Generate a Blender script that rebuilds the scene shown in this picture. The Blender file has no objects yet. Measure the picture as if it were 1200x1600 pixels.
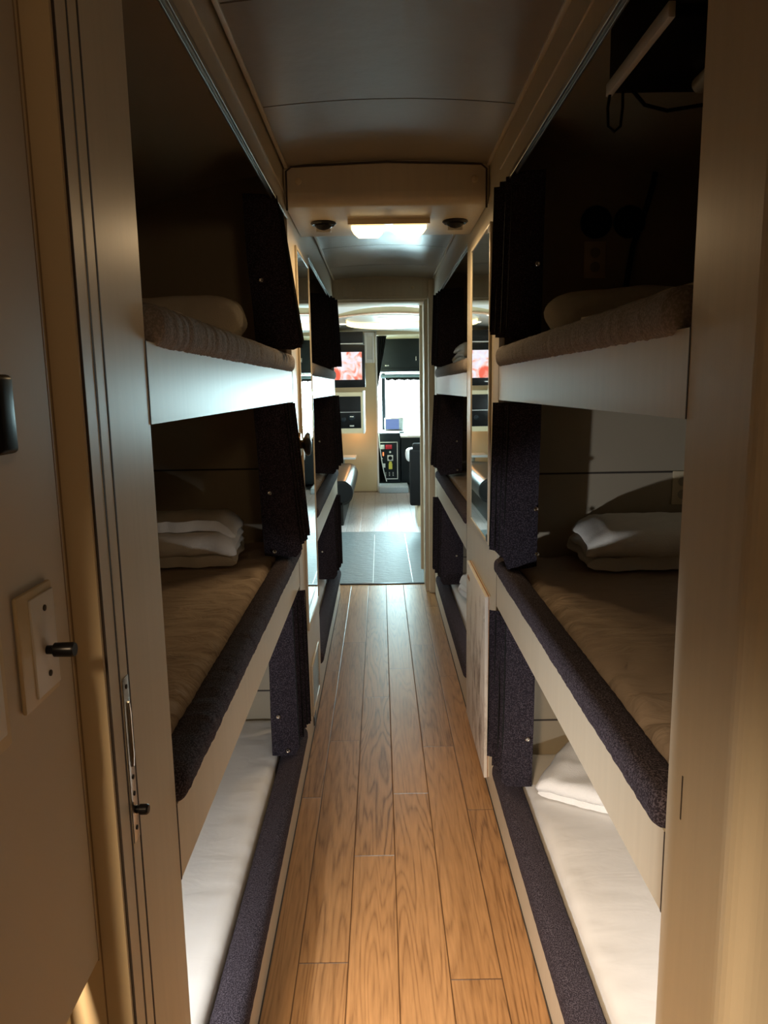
import bpy, bmesh, math, random
from mathutils import Vector, Matrix, noise

random.seed(7)
S = bpy.context.scene
COL = S.collection
PI = math.pi

# ------------------------------------------------------------------ camera
cam_d = bpy.data.cameras.new('camera')
cam = bpy.data.objects.new('camera', cam_d)
COL.objects.link(cam)
cam_d.sensor_fit = 'VERTICAL'
cam_d.sensor_height = 24.0
cam_d.sensor_width = 18.0
cam_d.lens = 24.0 * 1155.0 / 1600.0
cam_d.clip_start = 0.02
cam_d.clip_end = 300
R3 = Matrix(((0.9998573414887435, 0.01656987378954433, -0.0032765765153676225),
             (-0.00597677473627596, 0.1656420426910766, -0.9861678314855334),
             (-0.015797937675984808, 0.986046729610583, 0.16571744684691342)))
cam.matrix_world = Matrix.Translation((0, 0, 1.5)) @ R3.to_4x4()
S.camera = cam

# ------------------------------------------------------------------ world, view, lights
w = bpy.data.worlds.new('world')
S.world = w
w.use_nodes = True
bg = w.node_tree.nodes['Background']
bg.inputs[0].default_value = (0.86, 0.95, 1.0, 1)
bg.inputs[1].default_value = 6.0
S.view_settings.view_transform = 'Standard'
S.view_settings.look = 'None'
S.view_settings.exposure = 0.12
S.view_settings.gamma = 1.0
S.view_settings.use_curve_mapping = False
S.cycles.max_bounces = 9
S.cycles.diffuse_bounces = 6
S.cycles.glossy_bounces = 5
S.cycles.transparent_max_bounces = 12
S.cycles.caustics_reflective = False
S.cycles.caustics_refractive = False
S.cycles.sample_clamp_indirect = 6.0
S.cycles.use_denoising = True


def area(name, loc, target, sx, sy, power, color, spread=180):
    d = bpy.data.lights.new(name, 'AREA')
    d.shape = 'RECTANGLE'
    d.size = sx
    d.size_y = sy
    d.energy = power
    d.color = color
    d.spread = math.radians(spread)
    o = bpy.data.objects.new(name, d)
    COL.objects.link(o)
    o.location = loc
    v = Vector(target) - Vector(loc)
    o.rotation_euler = v.to_track_quat('-Z', 'Y').to_euler()
    return o


def point(name, loc, power, color, r=0.03):
    d = bpy.data.lights.new(name, 'POINT')
    d.energy = power
    d.color = color
    d.shadow_soft_size = r
    o = bpy.data.objects.new(name, d)
    COL.objects.link(o)
    o.location = loc
    return o


DAY = (0.60, 0.95, 1.0)
WARM = (1.0, 0.62, 0.30)
area('daylight_windshield', (0.2, 13.1, 1.35), (0.05, 6, 0.9), 2.2, 1.2, 430, DAY)
area('daylight_window_left', (-1.35, 7.1, 1.4), (0, 7.0, 0.6), 1.7, 0.8, 28, DAY)
area('daylight_window_right', (1.40, 7.4, 1.4), (0, 7.2, 0.6), 1.7, 0.8, 28, DAY)
area('rear_room_lamp', (-0.50, -0.85, 2.12), (0.02, 1.30, 0.0), 0.22, 0.16, 7.5, (1.0, 0.70, 0.42), 42)
area('rear_room_side_fill', (0.55, -1.0, 2.12), (-0.2, 1.0, 1.2), 0.30, 0.20, 2.2, (1.0, 0.64, 0.34))  # unseen warm fill, added to brighten the near left wall

# ------------------------------------------------------------------ node helpers
def newmat(name):
    m = bpy.data.materials.new(name)
    m.use_nodes = True
    nt = m.node_tree
    return m, nt, nt.nodes['Principled BSDF']


def N(nt, typ, **kw):
    n = nt.nodes.new(typ)
    for k, v in kw.items():
        if k.startswith('i_'):
            key = k[2:]
            n.inputs[int(key) if key.isdigit() else key].default_value = v
        else:
            setattr(n, k, v)
    return n


def mth(nt, op, a, b=None, c=None):
    n = nt.nodes.new('ShaderNodeMath')
    n.operation = op
    for i, v in enumerate((a, b, c)):
        if v is None:
            continue
        if isinstance(v, (int, float)):
            n.inputs[i].default_value = v
        else:
            nt.links.new(v, n.inputs[i])
    return n.outputs[0]


def ramp(nt, src, stops):
    r = nt.nodes.new('ShaderNodeValToRGB')
    el = r.color_ramp.elements
    el[0].position, el[0].color = stops[0][0], (*stops[0][1], 1)
    el[1].position, el[1].color = stops[-1][0], (*stops[-1][1], 1)
    for p, c in stops[1:-1]:
        e = el.new(p)
        e.color = (*c, 1)
    nt.links.new(src, r.inputs[0])
    return r.outputs[0]


def simple(name, col, rough=0.5, metal=0.0, var=0.0, scale=8.0, bump=0.0, bscale=200.0, spec=0.5,
           stretch=(1, 1, 1), coat=0.0, sheen=0.0):
    m, nt, b = newmat(name)
    b.inputs['Roughness'].default_value = rough
    b.inputs['Metallic'].default_value = metal
    b.inputs['Specular IOR Level'].default_value = spec
    b.inputs['Coat Weight'].default_value = coat
    b.inputs['Sheen Weight'].default_value = sheen
    geo = N(nt, 'ShaderNodeNewGeometry')
    mp = N(nt, 'ShaderNodeMapping')
    mp.inputs['Scale'].default_value = stretch
    nt.links.new(geo.outputs['Position'], mp.inputs[0])
    nz = N(nt, 'ShaderNodeTexNoise', i_Scale=scale, i_Detail=4.0)
    nt.links.new(mp.outputs[0], nz.inputs['Vector'])
    lo = tuple(c * (1 - var) for c in col)
    hi = tuple(min(1, c * (1 + var)) for c in col)
    c = ramp(nt, nz.outputs[0], [(0.3, lo), (0.7, hi)])
    nt.links.new(c, b.inputs['Base Color'])
    if bump:
        nb = N(nt, 'ShaderNodeTexNoise', i_Scale=bscale, i_Detail=3.0)
        nt.links.new(mp.outputs[0], nb.inputs['Vector'])
        bp = N(nt, 'ShaderNodeBump', i_Strength=bump, i_Distance=0.002)
        nt.links.new(nb.outputs[0], bp.inputs['Height'])
        nt.links.new(bp.outputs[0], b.inputs['Normal'])
    return m


def emit(name, col, strength):
    m, nt, b = newmat(name)
    b.inputs['Base Color'].default_value = (0.02, 0.02, 0.02, 1)
    b.inputs['Emission Color'].default_value = (*col, 1)
    b.inputs['Emission Strength'].default_value = strength
    return m


M = {}
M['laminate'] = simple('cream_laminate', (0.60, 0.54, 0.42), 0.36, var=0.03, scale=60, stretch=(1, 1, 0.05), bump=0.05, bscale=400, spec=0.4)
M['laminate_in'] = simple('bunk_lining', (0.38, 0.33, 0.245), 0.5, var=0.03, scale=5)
M['cream_paint'] = simple('cream_paint', (0.60, 0.52, 0.39), 0.6, var=0.02, scale=4, spec=0.3)
M['lounge_cream'] = simple('lounge_cream', (0.60, 0.51, 0.32), 0.45, var=0.03, scale=3)
M['ceil'] = simple('ceiling_vinyl', (0.28, 0.25, 0.20), 0.31, var=0.05, scale=6, bump=0.5, bscale=24, spec=1.0)
M['ceil_white'] = simple('lounge_ceiling', (0.56, 0.56, 0.51), 0.35, var=0.02)
M['seam'] = simple('dark_seam', (0.045, 0.035, 0.028), 0.7)
M['tan_seam'] = simple('tan_caulk', (0.30, 0.22, 0.14), 0.6)
M['steel'] = simple('brushed_steel', (0.62, 0.62, 0.60), 0.28, metal=1.0, var=0.04, scale=300)
M['chrome'] = simple('chrome', (0.85, 0.85, 0.85), 0.1, metal=1.0)
M['brass'] = simple('brass', (0.65, 0.40, 0.16), 0.25, metal=1.0)
M['black_plastic'] = simple('black_plastic', (0.006, 0.006, 0.007), 0.3, spec=0.22)
M['black_matte'] = simple('black_matte', (0.006, 0.006, 0.006), 0.8, spec=0.22)
M['navy'] = simple('navy_panel', (0.009, 0.014, 0.018), 0.45, var=0.06, spec=0.22)
M['leather'] = simple('black_leather', (0.008, 0.008, 0.009), 0.28, bump=0.15, bscale=160)
M['black_vinyl'] = simple('dark_vinyl', (0.010, 0.009, 0.008), 0.5, bump=0.1, bscale=90, spec=0.22)
M['ivory'] = simple('ivory_plastic', (0.66, 0.56, 0.38), 0.35)
M['white_plastic'] = simple('white_plastic', (0.8, 0.8, 0.78), 0.35)
M['wood_edge'] = simple('plywood_edge', (0.42, 0.23, 0.12), 0.6, var=0.2, scale=40, stretch=(1, 0.1, 4))
M['speaker'] = simple('speaker_cloth', (0.006, 0.006, 0.006), 0.9)
M['sheet_brown'] = simple('cotton_sheet_tan', (0.42, 0.34, 0.27), 0.85, var=0.04, scale=3, bump=0.15, bscale=500, spec=0.2)
M['sheet_white'] = simple('cotton_sheet_white', (0.72, 0.71, 0.69), 0.85, var=0.03, scale=3, bump=0.15, bscale=500, spec=0.2)
for k_, d_ in (('sheet_brown', 0.012), ('sheet_white', 0.0014)):
    for n_ in M[k_].node_tree.nodes:          # soft creases in the cotton
        if n_.type == 'BUMP':
            n_.inputs['Strength'].default_value = 0.8
            n_.inputs['Distance'].default_value = d_
        if n_.type == 'TEX_NOISE' and n_.inputs['Scale'].default_value > 400:
            n_.inputs['Scale'].default_value = 13.0
            n_.inputs['Distortion'].default_value = 1.2
        if n_.type == 'MAPPING':
            n_.inputs['Scale'].default_value = (0.7, 1.5, 1.0)
M['blanket'] = simple('white_blanket', (0.78, 0.76, 0.70), 0.9, var=0.05, scale=14, bump=0.5, bscale=260, spec=0.2)
M['towel'] = simple('white_towel', (0.86, 0.86, 0.85), 0.95, var=0.02, bump=0.8, bscale=350, spec=0.1)
M['carpet_grey'] = simple('grey_blue_carpet', (0.42, 0.50, 0.56), 0.95, var=0.3, scale=120, bump=0.6, bscale=200)
M['red'] = simple('red_plastic', (0.6, 0.02, 0.04), 0.35)
M['orange'] = emit('orange_indicator', (1.0, 0.25, 0.08), 1.5)
M['yellow'] = simple('yellow_tag', (0.75, 0.68, 0.10), 0.5)
M['dash'] = simple('pale_dash', (0.72, 0.76, 0.78), 0.5)
M['asphalt'] = simple('pale_concrete', (0.6, 0.6, 0.58), 0.9, var=0.1, scale=1)


def fabric(name, dark, light, sc=260.0, thr=0.62):
    m, nt, b = newmat(name)
    b.inputs['Roughness'].default_value = 0.95
    b.inputs['Specular IOR Level'].default_value = 0.15
    geo = N(nt, 'ShaderNodeNewGeometry')
    nz = N(nt, 'ShaderNodeTexNoise', i_Scale=sc, i_Detail=2.0)
    nt.links.new(geo.outputs['Position'], nz.inputs['Vector'])
    c = ramp(nt, nz.outputs[0], [(thr - 0.14, dark), (thr, light)])
    nt.links.new(c, b.inputs['Base Color'])
    bp = N(nt, 'ShaderNodeBump', i_Strength=0.5, i_Distance=0.002)
    nt.links.new(nz.outputs[0], bp.inputs['Height'])
    nt.links.new(bp.outputs[0], b.inputs['Normal'])
    return m


M['curtain'] = fabric('charcoal_curtain_cloth', (0.016, 0.013, 0.018), (0.060, 0.051, 0.064), 300.0)
M['curtain_back'] = fabric('curtain_blackout_lining', (0.012, 0.013, 0.013), (0.02, 0.022, 0.022))
M['bolster'] = fabric('speckled_upholstery', (0.024, 0.019, 0.025), (0.095, 0.080, 0.098), 380.0, 0.6)
M['bolster_grey'] = fabric('grey_brown_upholstery', (0.22, 0.20, 0.19), (0.32, 0.29, 0.275), 260.0, 0.6)


def wood_floor(name, x0, wdt, L, dark, light, rough, groove_w=0.02, seedv=0.0):
    m, nt, b = newmat(name)
    geo = N(nt, 'ShaderNodeNewGeometry')
    sp = N(nt, 'ShaderNodeSeparateXYZ')
    nt.links.new(geo.outputs['Position'], sp.inputs[0])
    x, y = sp.outputs[0], sp.outputs[1]
    u = mth(nt, 'DIVIDE', mth(nt, 'SUBTRACT', x, x0), wdt)
    i = mth(nt, 'FLOOR', u)
    wn = N(nt, 'ShaderNodeTexWhiteNoise', noise_dimensions='1D')
    nt.links.new(mth(nt, 'ADD', i, 3.7 + seedv), wn.inputs['W'])
    v = mth(nt, 'ADD', mth(nt, 'DIVIDE', y, L), wn.outputs['Value'])
    j = mth(nt, 'FLOOR', v)
    cb = N(nt, 'ShaderNodeCombineXYZ')
    nt.links.new(i, cb.inputs[0]); nt.links.new(j, cb.inputs[1])
    wn2 = N(nt, 'ShaderNodeTexWhiteNoise', noise_dimensions='3D')
    nt.links.new(cb.outputs[0], wn2.inputs['Vector'])
    rnd = wn2.outputs['Value']
    # grain coordinates shifted per board
    off = N(nt, 'ShaderNodeVectorMath', operation='SCALE')
    nt.links.new(wn2.outputs['Color'], off.inputs[0]); off.inputs['Scale'].default_value = 9.0
    ad = N(nt, 'ShaderNodeVectorMath', operation='ADD')
    nt.links.new(geo.outputs['Position'], ad.inputs[0]); nt.links.new(off.outputs[0], ad.inputs[1])
    mp = N(nt, 'ShaderNodeMapping'); mp.inputs['Scale'].default_value = (1.0, 0.07, 1.0)
    nt.links.new(ad.outputs[0], mp.inputs[0])
    n1 = N(nt, 'ShaderNodeTexNoise', i_Scale=9.0, i_Detail=2.0, i_Distortion=0.3)
    nt.links.new(mp.outputs[0], n1.inputs['Vector'])
    rings = mth(nt, 'FRACT', mth(nt, 'MULTIPLY', n1.outputs[0], 17.0))
    rings = mth(nt, 'ABSOLUTE', mth(nt, 'SUBTRACT', rings, 0.5))
    n2 = N(nt, 'ShaderNodeTexNoise', i_Scale=160.0, i_Detail=4.0)
    nt.links.new(mp.outputs[0], n2.inputs['Vector'])
    n3 = N(nt, 'ShaderNodeTexNoise', i_Scale=3.0, i_Detail=3.0)
    nt.links.new(mp.outputs[0], n3.inputs['Vector'])
    f = mth(nt, 'ADD', mth(nt, 'MULTIPLY', rings, 0.16), mth(nt, 'MULTIPLY', n2.outputs[0], 0.46))
    f = mth(nt, 'ADD', f, mth(nt, 'MULTIPLY', n3.outputs[0], 0.30))
    f = mth(nt, 'ADD', f, mth(nt, 'MULTIPLY', rnd, 0.16))
    line = mth(nt, 'MINIMUM', 1.0, mth(nt, 'MULTIPLY', rings, 4.0))
    f = mth(nt, 'SUBTRACT', mth(nt, 'ADD', f, 0.07), mth(nt, 'MULTIPLY', mth(nt, 'SUBTRACT', 1.0, line), mth(nt, 'MULTIPLY', mth(nt, 'POWER', n3.outputs[0], 2.0), 0.42)))
    mid = tuple((a * 0.45 + c * 0.55) for a, c in zip(dark, light))
    col = ramp(nt, f, [(0.28, dark), (0.5, mid), (0.82, light)])
    fu = mth(nt, 'FRACT', u)
    eu = mth(nt, 'MINIMUM', fu, mth(nt, 'SUBTRACT', 1.0, fu))
    fv = mth(nt, 'FRACT', v)
    ev = mth(nt, 'MULTIPLY', mth(nt, 'MINIMUM', fv, mth(nt, 'SUBTRACT', 1.0, fv)), L / wdt)
    e = mth(nt, 'MINIMUM', eu, ev)
    g = N(nt, 'ShaderNodeMapRange'); g.inputs['From Min'].default_value = 0.0
    g.inputs['From Max'].default_value = groove_w
    nt.links.new(e, g.inputs['Value'])
    mx = N(nt, 'ShaderNodeMix', data_type='RGBA')
    nt.links.new(g.outputs[0], mx.inputs['Factor'])
    mx.inputs['A'].default_value = (dark[0] * 0.35, dark[1] * 0.3, dark[2] * 0.3, 1)
    nt.links.new(col, mx.inputs['B'])
    nt.links.new(mx.outputs['Result'], b.inputs['Base Color'])
    b.inputs['Roughness'].default_value = rough
    b.inputs['Coat Weight'].default_value = 0.0
    bp = N(nt, 'ShaderNodeBump', i_Strength=0.5, i_Distance=0.002)
    nt.links.new(mth(nt, 'ADD', g.outputs[0], mth(nt, 'MULTIPLY', n2.outputs[0], 0.10)), bp.inputs['Height'])
    nt.links.new(bp.outputs[0], b.inputs['Normal'])
    return m


M['wood'] = wood_floor('oak_plank_floor', -0.24, 0.1325, 1.25, (0.15, 0.068, 0.024), (0.56, 0.315, 0.138), 0.33)
M['lounge_wood'] = wood_floor('glare_tinted_plank_floor', -0.085, 0.148, 1.8, (0.28, 0.24, 0.22), (0.46, 0.43, 0.42), 0.40, seedv=2)  # planks tinted paler and greyer to carry the bluish daylight glare


def mat_mirror():
    m, nt, b = newmat('mirror_glass')
    b.inputs['Base Color'].default_value = (0.86, 0.90, 0.88, 1)
    b.inputs['Metallic'].default_value = 1.0
    b.inputs['Roughness'].default_value = 0.015
    return m


M['mirror'] = mat_mirror()


def mat_pane():
    m, nt, b = newmat('window_glass')
    tr = N(nt, 'ShaderNodeBsdfTransparent')
    gl = N(nt, 'ShaderNodeBsdfGlossy'); gl.inputs['Roughness'].default_value = 0.02
    mx = N(nt, 'ShaderNodeMixShader'); mx.inputs[0].default_value = 0.05
    nt.links.new(tr.outputs[0], mx.inputs[1]); nt.links.new(gl.outputs[0], mx.inputs[2])
    nt.links.new(mx.outputs[0], nt.nodes['Material Output'].inputs[0])
    return m


M['pane'] = mat_pane()


def mat_mat():
    m, nt, b = newmat('glossy_floor_mat')
    b.inputs['Base Color'].default_value = (0.06, 0.085, 0.09, 1)
    b.inputs['Roughness'].default_value = 0.48
    b.inputs['Specular IOR Level'].default_value = 1.0
    geo = N(nt, 'ShaderNodeNewGeometry')
    mp = N(nt, 'ShaderNodeMapping'); mp.inputs['Scale'].default_value = (0.5, 1.6, 1)
    nt.links.new(geo.outputs['Position'], mp.inputs[0])
    nz = N(nt, 'ShaderNodeTexNoise', i_Scale=28.0, i_Detail=4.0)
    nt.links.new(mp.outputs[0], nz.inputs['Vector'])
    bp = N(nt, 'ShaderNodeBump', i_Strength=0.9, i_Distance=0.006)
    nt.links.new(nz.outputs[0], bp.inputs['Height'])
    nt.links.new(bp.outputs[0], b.inputs['Normal'])
    return m


M['floor_mat'] = mat_mat()


def mat_screen():
    m, nt, b = newmat('television_picture')
    b.inputs['Base Color'].default_value = (0.02, 0.02, 0.02, 1)
    b.inputs['Roughness'].default_value = 0.2
    geo = N(nt, 'ShaderNodeNewGeometry')
    nz = N(nt, 'ShaderNodeTexNoise', i_Scale=7.0, i_Detail=2.0, i_Distortion=1.2)
    nt.links.new(geo.outputs['Position'], nz.inputs['Vector'])
    spz = N(nt, 'ShaderNodeSeparateXYZ')
    nt.links.new(geo.outputs['Position'], spz.inputs[0])
    zz = mth(nt, 'MULTIPLY', mth(nt, 'SUBTRACT', spz.outputs[2], 1.78), 0.3)
    val = mth(nt, 'ADD', nz.outputs[0], zz)
    c = ramp(nt, val, [(0.30, (0.95, 0.12, 0.06)), (0.42, (1.0, 0.42, 0.32)), (0.50, (1.0, 0.74, 0.70)),
                                 (0.60, (0.92, 0.86, 1.0)), (0.75, (1.0, 0.97, 1.0))])
    nt.links.new(c, b.inputs['Emission Color'])
    b.inputs['Emission Strength'].default_value = 0.95
    return m


M['screen'] = mat_screen()
M['lamp_glow'] = emit('warm_lamp_glow', (1.0, 0.70, 0.32), 4.0)
M['ring_glow'] = emit('ring_lamp_glow', (1.0, 0.76, 0.28), 2.4)
M['spot_glow'] = emit('spot_lamp_glow', (1.0, 0.86, 0.62), 3.0)
M['read_glow'] = emit('reading_lamp_glow', (1.0, 0.93, 0.84), 12.0)
M['laptop_glow'] = emit('laptop_picture', (0.16, 0.27, 0.62), 0.8)


def mat_worn():
    m, nt, b = newmat('scuffed_white_laminate')
    geo = N(nt, 'ShaderNodeNewGeometry')
    mp = N(nt, 'ShaderNodeMapping'); mp.inputs['Scale'].default_value = (1, 1.0, 0.45)
    nt.links.new(geo.outputs['Position'], mp.inputs[0])
    nz = N(nt, 'ShaderNodeTexNoise', i_Scale=14.0, i_Detail=9.0, i_Roughness=0.7)
    nt.links.new(mp.outputs[0], nz.inputs['Vector'])
    # the worst of the scuffing sits low and in the middle of the door
    vm = N(nt, 'ShaderNodeVectorMath', operation='DISTANCE')
    mp2 = N(nt, 'ShaderNodeMapping'); mp2.inputs['Scale'].default_value = (1, 1, 0.6)
    nt.links.new(geo.outputs['Position'], mp2.inputs[0])
    nt.links.new(mp2.outputs[0], vm.inputs[0]); vm.inputs[1].default_value = (0.37, 2.78, 0.30 * 0.6)
    d = mth(nt, 'MULTIPLY', mth(nt, 'SUBTRACT', 0.30, vm.outputs['Value']), 0.6)
    f = mth(nt, 'ADD', nz.outputs[0], mth(nt, 'MAXIMUM', d, 0.0))
    c = ramp(nt, f, [(0.54, (0.80, 0.77, 0.71)), (0.63, (0.62, 0.58, 0.52)), (0.74, (0.25, 0.22, 0.19))])
    nt.links.new(c, b.inputs['Base Color'])
    b.inputs['Roughness'].default_value = 0.4
    return m


M['worn'] = mat_worn()

# ------------------------------------------------------------------ mesh helpers
def bm_box(bm, x0, x1, y0, y1, z0, z1, bev=0.0, seg=2):
    t = bmesh.new()
    vs = [t.verts.new(p) for p in ((x0, y0, z0), (x1, y0, z0), (x1, y1, z0), (x0, y1, z0),
                                   (x0, y0, z1), (x1, y0, z1), (x1, y1, z1), (x0, y1, z1))]
    for f in ((0, 3, 2, 1), (4, 5, 6, 7), (0, 1, 5, 4), (1, 2, 6, 5), (2, 3, 7, 6), (3, 0, 4, 7)):
        t.faces.new([vs[k] for k in f])
    if bev:
        bmesh.ops.bevel(t, geom=t.edges[:], offset=bev, segments=seg, profile=0.5, affect='EDGES')
    merge(bm, t)


def merge(bm, t, mat=None):
    if mat is not None:
        t.transform(mat)
    me = bpy.data.meshes.new('tmp')
    t.to_mesh(me)
    t.free()
    bm.from_mesh(me)
    bpy.data.meshes.remove(me)


def bm_cyl(bm, p0, p1, r0, r1=None, n=20, caps=True):
    r1 = r0 if r1 is None else r1
    p0, p1 = Vector(p0), Vector(p1)
    ax = (p1 - p0).normalized()
    a = ax.orthogonal().normalized()
    b = ax.cross(a)
    ra = [bm.verts.new(p0 + (a * math.cos(2 * PI * k / n) + b * math.sin(2 * PI * k / n)) * r0) for k in range(n)]
    rb = [bm.verts.new(p1 + (a * math.cos(2 * PI * k / n) + b * math.sin(2 * PI * k / n)) * r1) for k in range(n)]
    for k in range(n):
        bm.faces.new((ra[k], ra[(k + 1) % n], rb[(k + 1) % n], rb[k]))
    if caps:
        bm.faces.new(ra[::-1]); bm.faces.new(rb)


def bm_tube(bm, pts, r, n=8):
    pts = [Vector(p) for p in pts]
    rings = []
    for k, p in enumerate(pts):
        d = (pts[min(k + 1, len(pts) - 1)] - pts[max(k - 1, 0)]).normalized()
        a = d.orthogonal().normalized() if k == 0 else (rings[-1][1] - d * rings[-1][1].dot(d)).normalized()
        b = d.cross(a)
        rings.append(([bm.verts.new(p + (a * math.cos(2 * PI * q / n) + b * math.sin(2 * PI * q / n)) * r) for q in range(n)], a))
    for k in range(len(rings) - 1):
        A, B = rings[k][0], rings[k + 1][0]
        for q in range(n):
            bm.faces.new((A[q], A[(q + 1) % n], B[(q + 1) % n], B[q]))
    bm.faces.new(rings[0][0][::-1]); bm.faces.new(rings[-1][0])


def bm_prism(bm, poly, axis, a, b):
    """closed polygon extruded along an axis; poly gives the two other coordinates in xyz order"""
    def P(q, t):
        if axis == 'x': return (t, q[0], q[1])
        if axis == 'y': return (q[0], t, q[1])
        return (q[0], q[1], t)
    A = [bm.verts.new(P(q, a)) for q in poly]
    B = [bm.verts.new(P(q, b)) for q in poly]
    n = len(poly)
    for k in range(n):
        bm.faces.new((A[k], A[(k + 1) % n], B[(k + 1) % n], B[k]))
    bm.faces.new(A[::-1]); bm.faces.new(B)


def bm_lathe(bm, prof, center, axis=(0, 0, 1), n=28):
    ax = Vector(axis).normalized()
    a = ax.orthogonal().normalized(); b = ax.cross(a)
    c = Vector(center)
    rings = []
    for r, h in prof:
        rings.append([bm.verts.new(c + ax * h + (a * math.cos(2 * PI * k / n) + b * math.sin(2 * PI * k / n)) * max(r, 1e-5)) for k in range(n)])
    for A, B in zip(rings, rings[1:]):
        for k in range(n):
            bm.faces.new((A[k], A[(k + 1) % n], B[(k + 1) % n], B[k]))
    bm.faces.new(rings[0][::-1]); bm.faces.new(rings[-1])


def obj(name, bm, mat, parent=None, smooth=None):
    bmesh.ops.recalc_face_normals(bm, faces=bm.faces[:])
    me = bpy.data.meshes.new(name)
    bm.to_mesh(me)
    bm.free()
    if isinstance(mat, (list, tuple)):
        for m in mat:
            me.materials.append(m)
    else:
        me.materials.append(mat)
    o = bpy.data.objects.new(name, me)
    COL.objects.link(o)
    if parent is not None:
        o.parent = parent
        o.matrix_parent_inverse = Matrix.Translation(-Vector(parent.location))
    if smooth is not None:
        for p in me.polygons:
            p.use_smooth = True
        try:
            me.set_sharp_from_angle(angle=math.radians(smooth))
        except Exception:
            pass
    return o


def box(name, x0, x1, y0, y1, z0, z1, mat, parent=None, bev=0.0, seg=2):
    bm = bmesh.new()
    bm_box(bm, x0, x1, y0, y1, z0, z1, bev, seg)
    return obj(name, bm, mat, parent, 35 if bev else None)


def thing(name, loc, label, cat, group=None):
    o = bpy.data.objects.new(name, None)
    o.empty_display_size = 0.05
    COL.objects.link(o)
    o.location = loc
    return tag(o, label, cat, group)


def tag(o, label, cat, group=None):
    o['label'] = label
    o['category'] = cat
    if group:
        o['group'] = group
    return o


def struct(o):
    o['kind'] = 'structure'
    return o


def soft(bm, x0, x1, y0, y1, z0, z1, r, step=0.02, fn=None):
    """rounded box with a fine grid, displaced by fn(p, n) -> offset vector"""
    t = bmesh.new()
    nx, ny, nz = [max(2, int(round((b - a) / step))) for a, b in ((x0, x1), (y0, y1), (z0, z1))]
    cache = {}
    def V(i, j, k):
        if (i, j, k) not in cache:
            p = Vector((x0 + (x1 - x0) * i / nx, y0 + (y1 - y0) * j / ny, z0 + (z1 - z0) * k / nz))
            q = Vector((min(max(p.x, x0 + r), x1 - r), min(max(p.y, y0 + r), y1 - r), min(max(p.z, z0 + r), z1 - r)))
            d = p - q
            nn = d.normalized() if d.length > 1e-9 else Vector((0, 0, 1))
            p2 = q + nn * r
            if fn:
                p2 = p2 + fn(p2, nn)
            cache[(i, j, k)] = t.verts.new(p2)
        return cache[(i, j, k)]
    for i in range(nx):
        for j in range(ny):
            t.faces.new((V(i, j, 0), V(i, j + 1, 0), V(i + 1, j + 1, 0), V(i + 1, j, 0)))
            t.faces.new((V(i, j, nz), V(i + 1, j, nz), V(i + 1, j + 1, nz), V(i, j + 1, nz)))
    for i in range(nx):
        for k in range(nz):
            t.faces.new((V(i, 0, k), V(i + 1, 0, k), V(i + 1, 0, k + 1), V(i, 0, k + 1)))
            t.faces.new((V(i, ny, k), V(i, ny, k + 1), V(i + 1, ny, k + 1), V(i + 1, ny, k)))
    for j in range(ny):
        for k in range(nz):
            t.faces.new((V(0, j, k), V(0, j, k + 1), V(0, j + 1, k + 1), V(0, j + 1, k)))
            t.faces.new((V(nx, j, k), V(nx, j + 1, k), V(nx, j + 1, k + 1), V(nx, j, k + 1)))
    merge(bm, t)


def fold(p, sc=(1, 1, 1), seed=0.0, sharp=1.0):
    q = Vector((p.x * sc[0] + seed, p.y * sc[1] + seed * 1.7, p.z * sc[2] - seed))
    v = noise.noise(q) + 0.5 * noise.noise(q * 2.1)
    return (abs(v) ** sharp) * (1 if v > 0 else -1)


# ------------------------------------------------------------------ dimensions of the bus
XL, XR = -0.316, 0.386          # faces of the two bunk walls
OL, OR = -1.15, 1.22            # outer walls of the bus
CEIL = 2.24
YB = 5.30                       # bulkhead with the doorway
NEAR = {'L': (1.025, 2.735), 'R': (0.935, 2.43)}
FAR = {'L': (3.52, 5.28), 'R': (3.30, 5.06)}
TZ = 2.09                       # top of the highest openings

# ------------------------------------------------------------------ structure
def roof_z(x):
    return 2.285 - 0.15 * ((x - 0.035) / 0.9) ** 2

bm = bmesh.new()
poly = []
xs = [OL - 0.03 + (OR - OL + 0.06) * k / 24 for k in range(25)]
poly = [(x, roof_z(x)) for x in xs] + [(OR + 0.03, 2.42), (OL - 0.03, 2.42)]
bm_prism(bm, poly, 'y', -1.6, 5.62)
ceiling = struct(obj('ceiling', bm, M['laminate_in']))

def panel(name, x0, x1, y0, y1, z, mat, parent):
    """softly arched glossy ceiling panel"""
    bm = bmesh.new()
    t = bmesh.new()
    n = 14
    xm, hw = (x0 + x1) / 2, (x1 - x0) / 2
    top, bot = [], []
    for k in range(n + 1):
        x = x0 + (x1 - x0) * k / n
        bot.append((x, z + 0.018 * (1 - ((x - xm) / hw) ** 2)))
    pl = bot + [(x, zz + 0.008) for x, zz in reversed(bot)]
    bm_prism(bm, pl, 'y', y0, y1)
    return obj(name, bm, mat, parent, 40)

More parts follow.
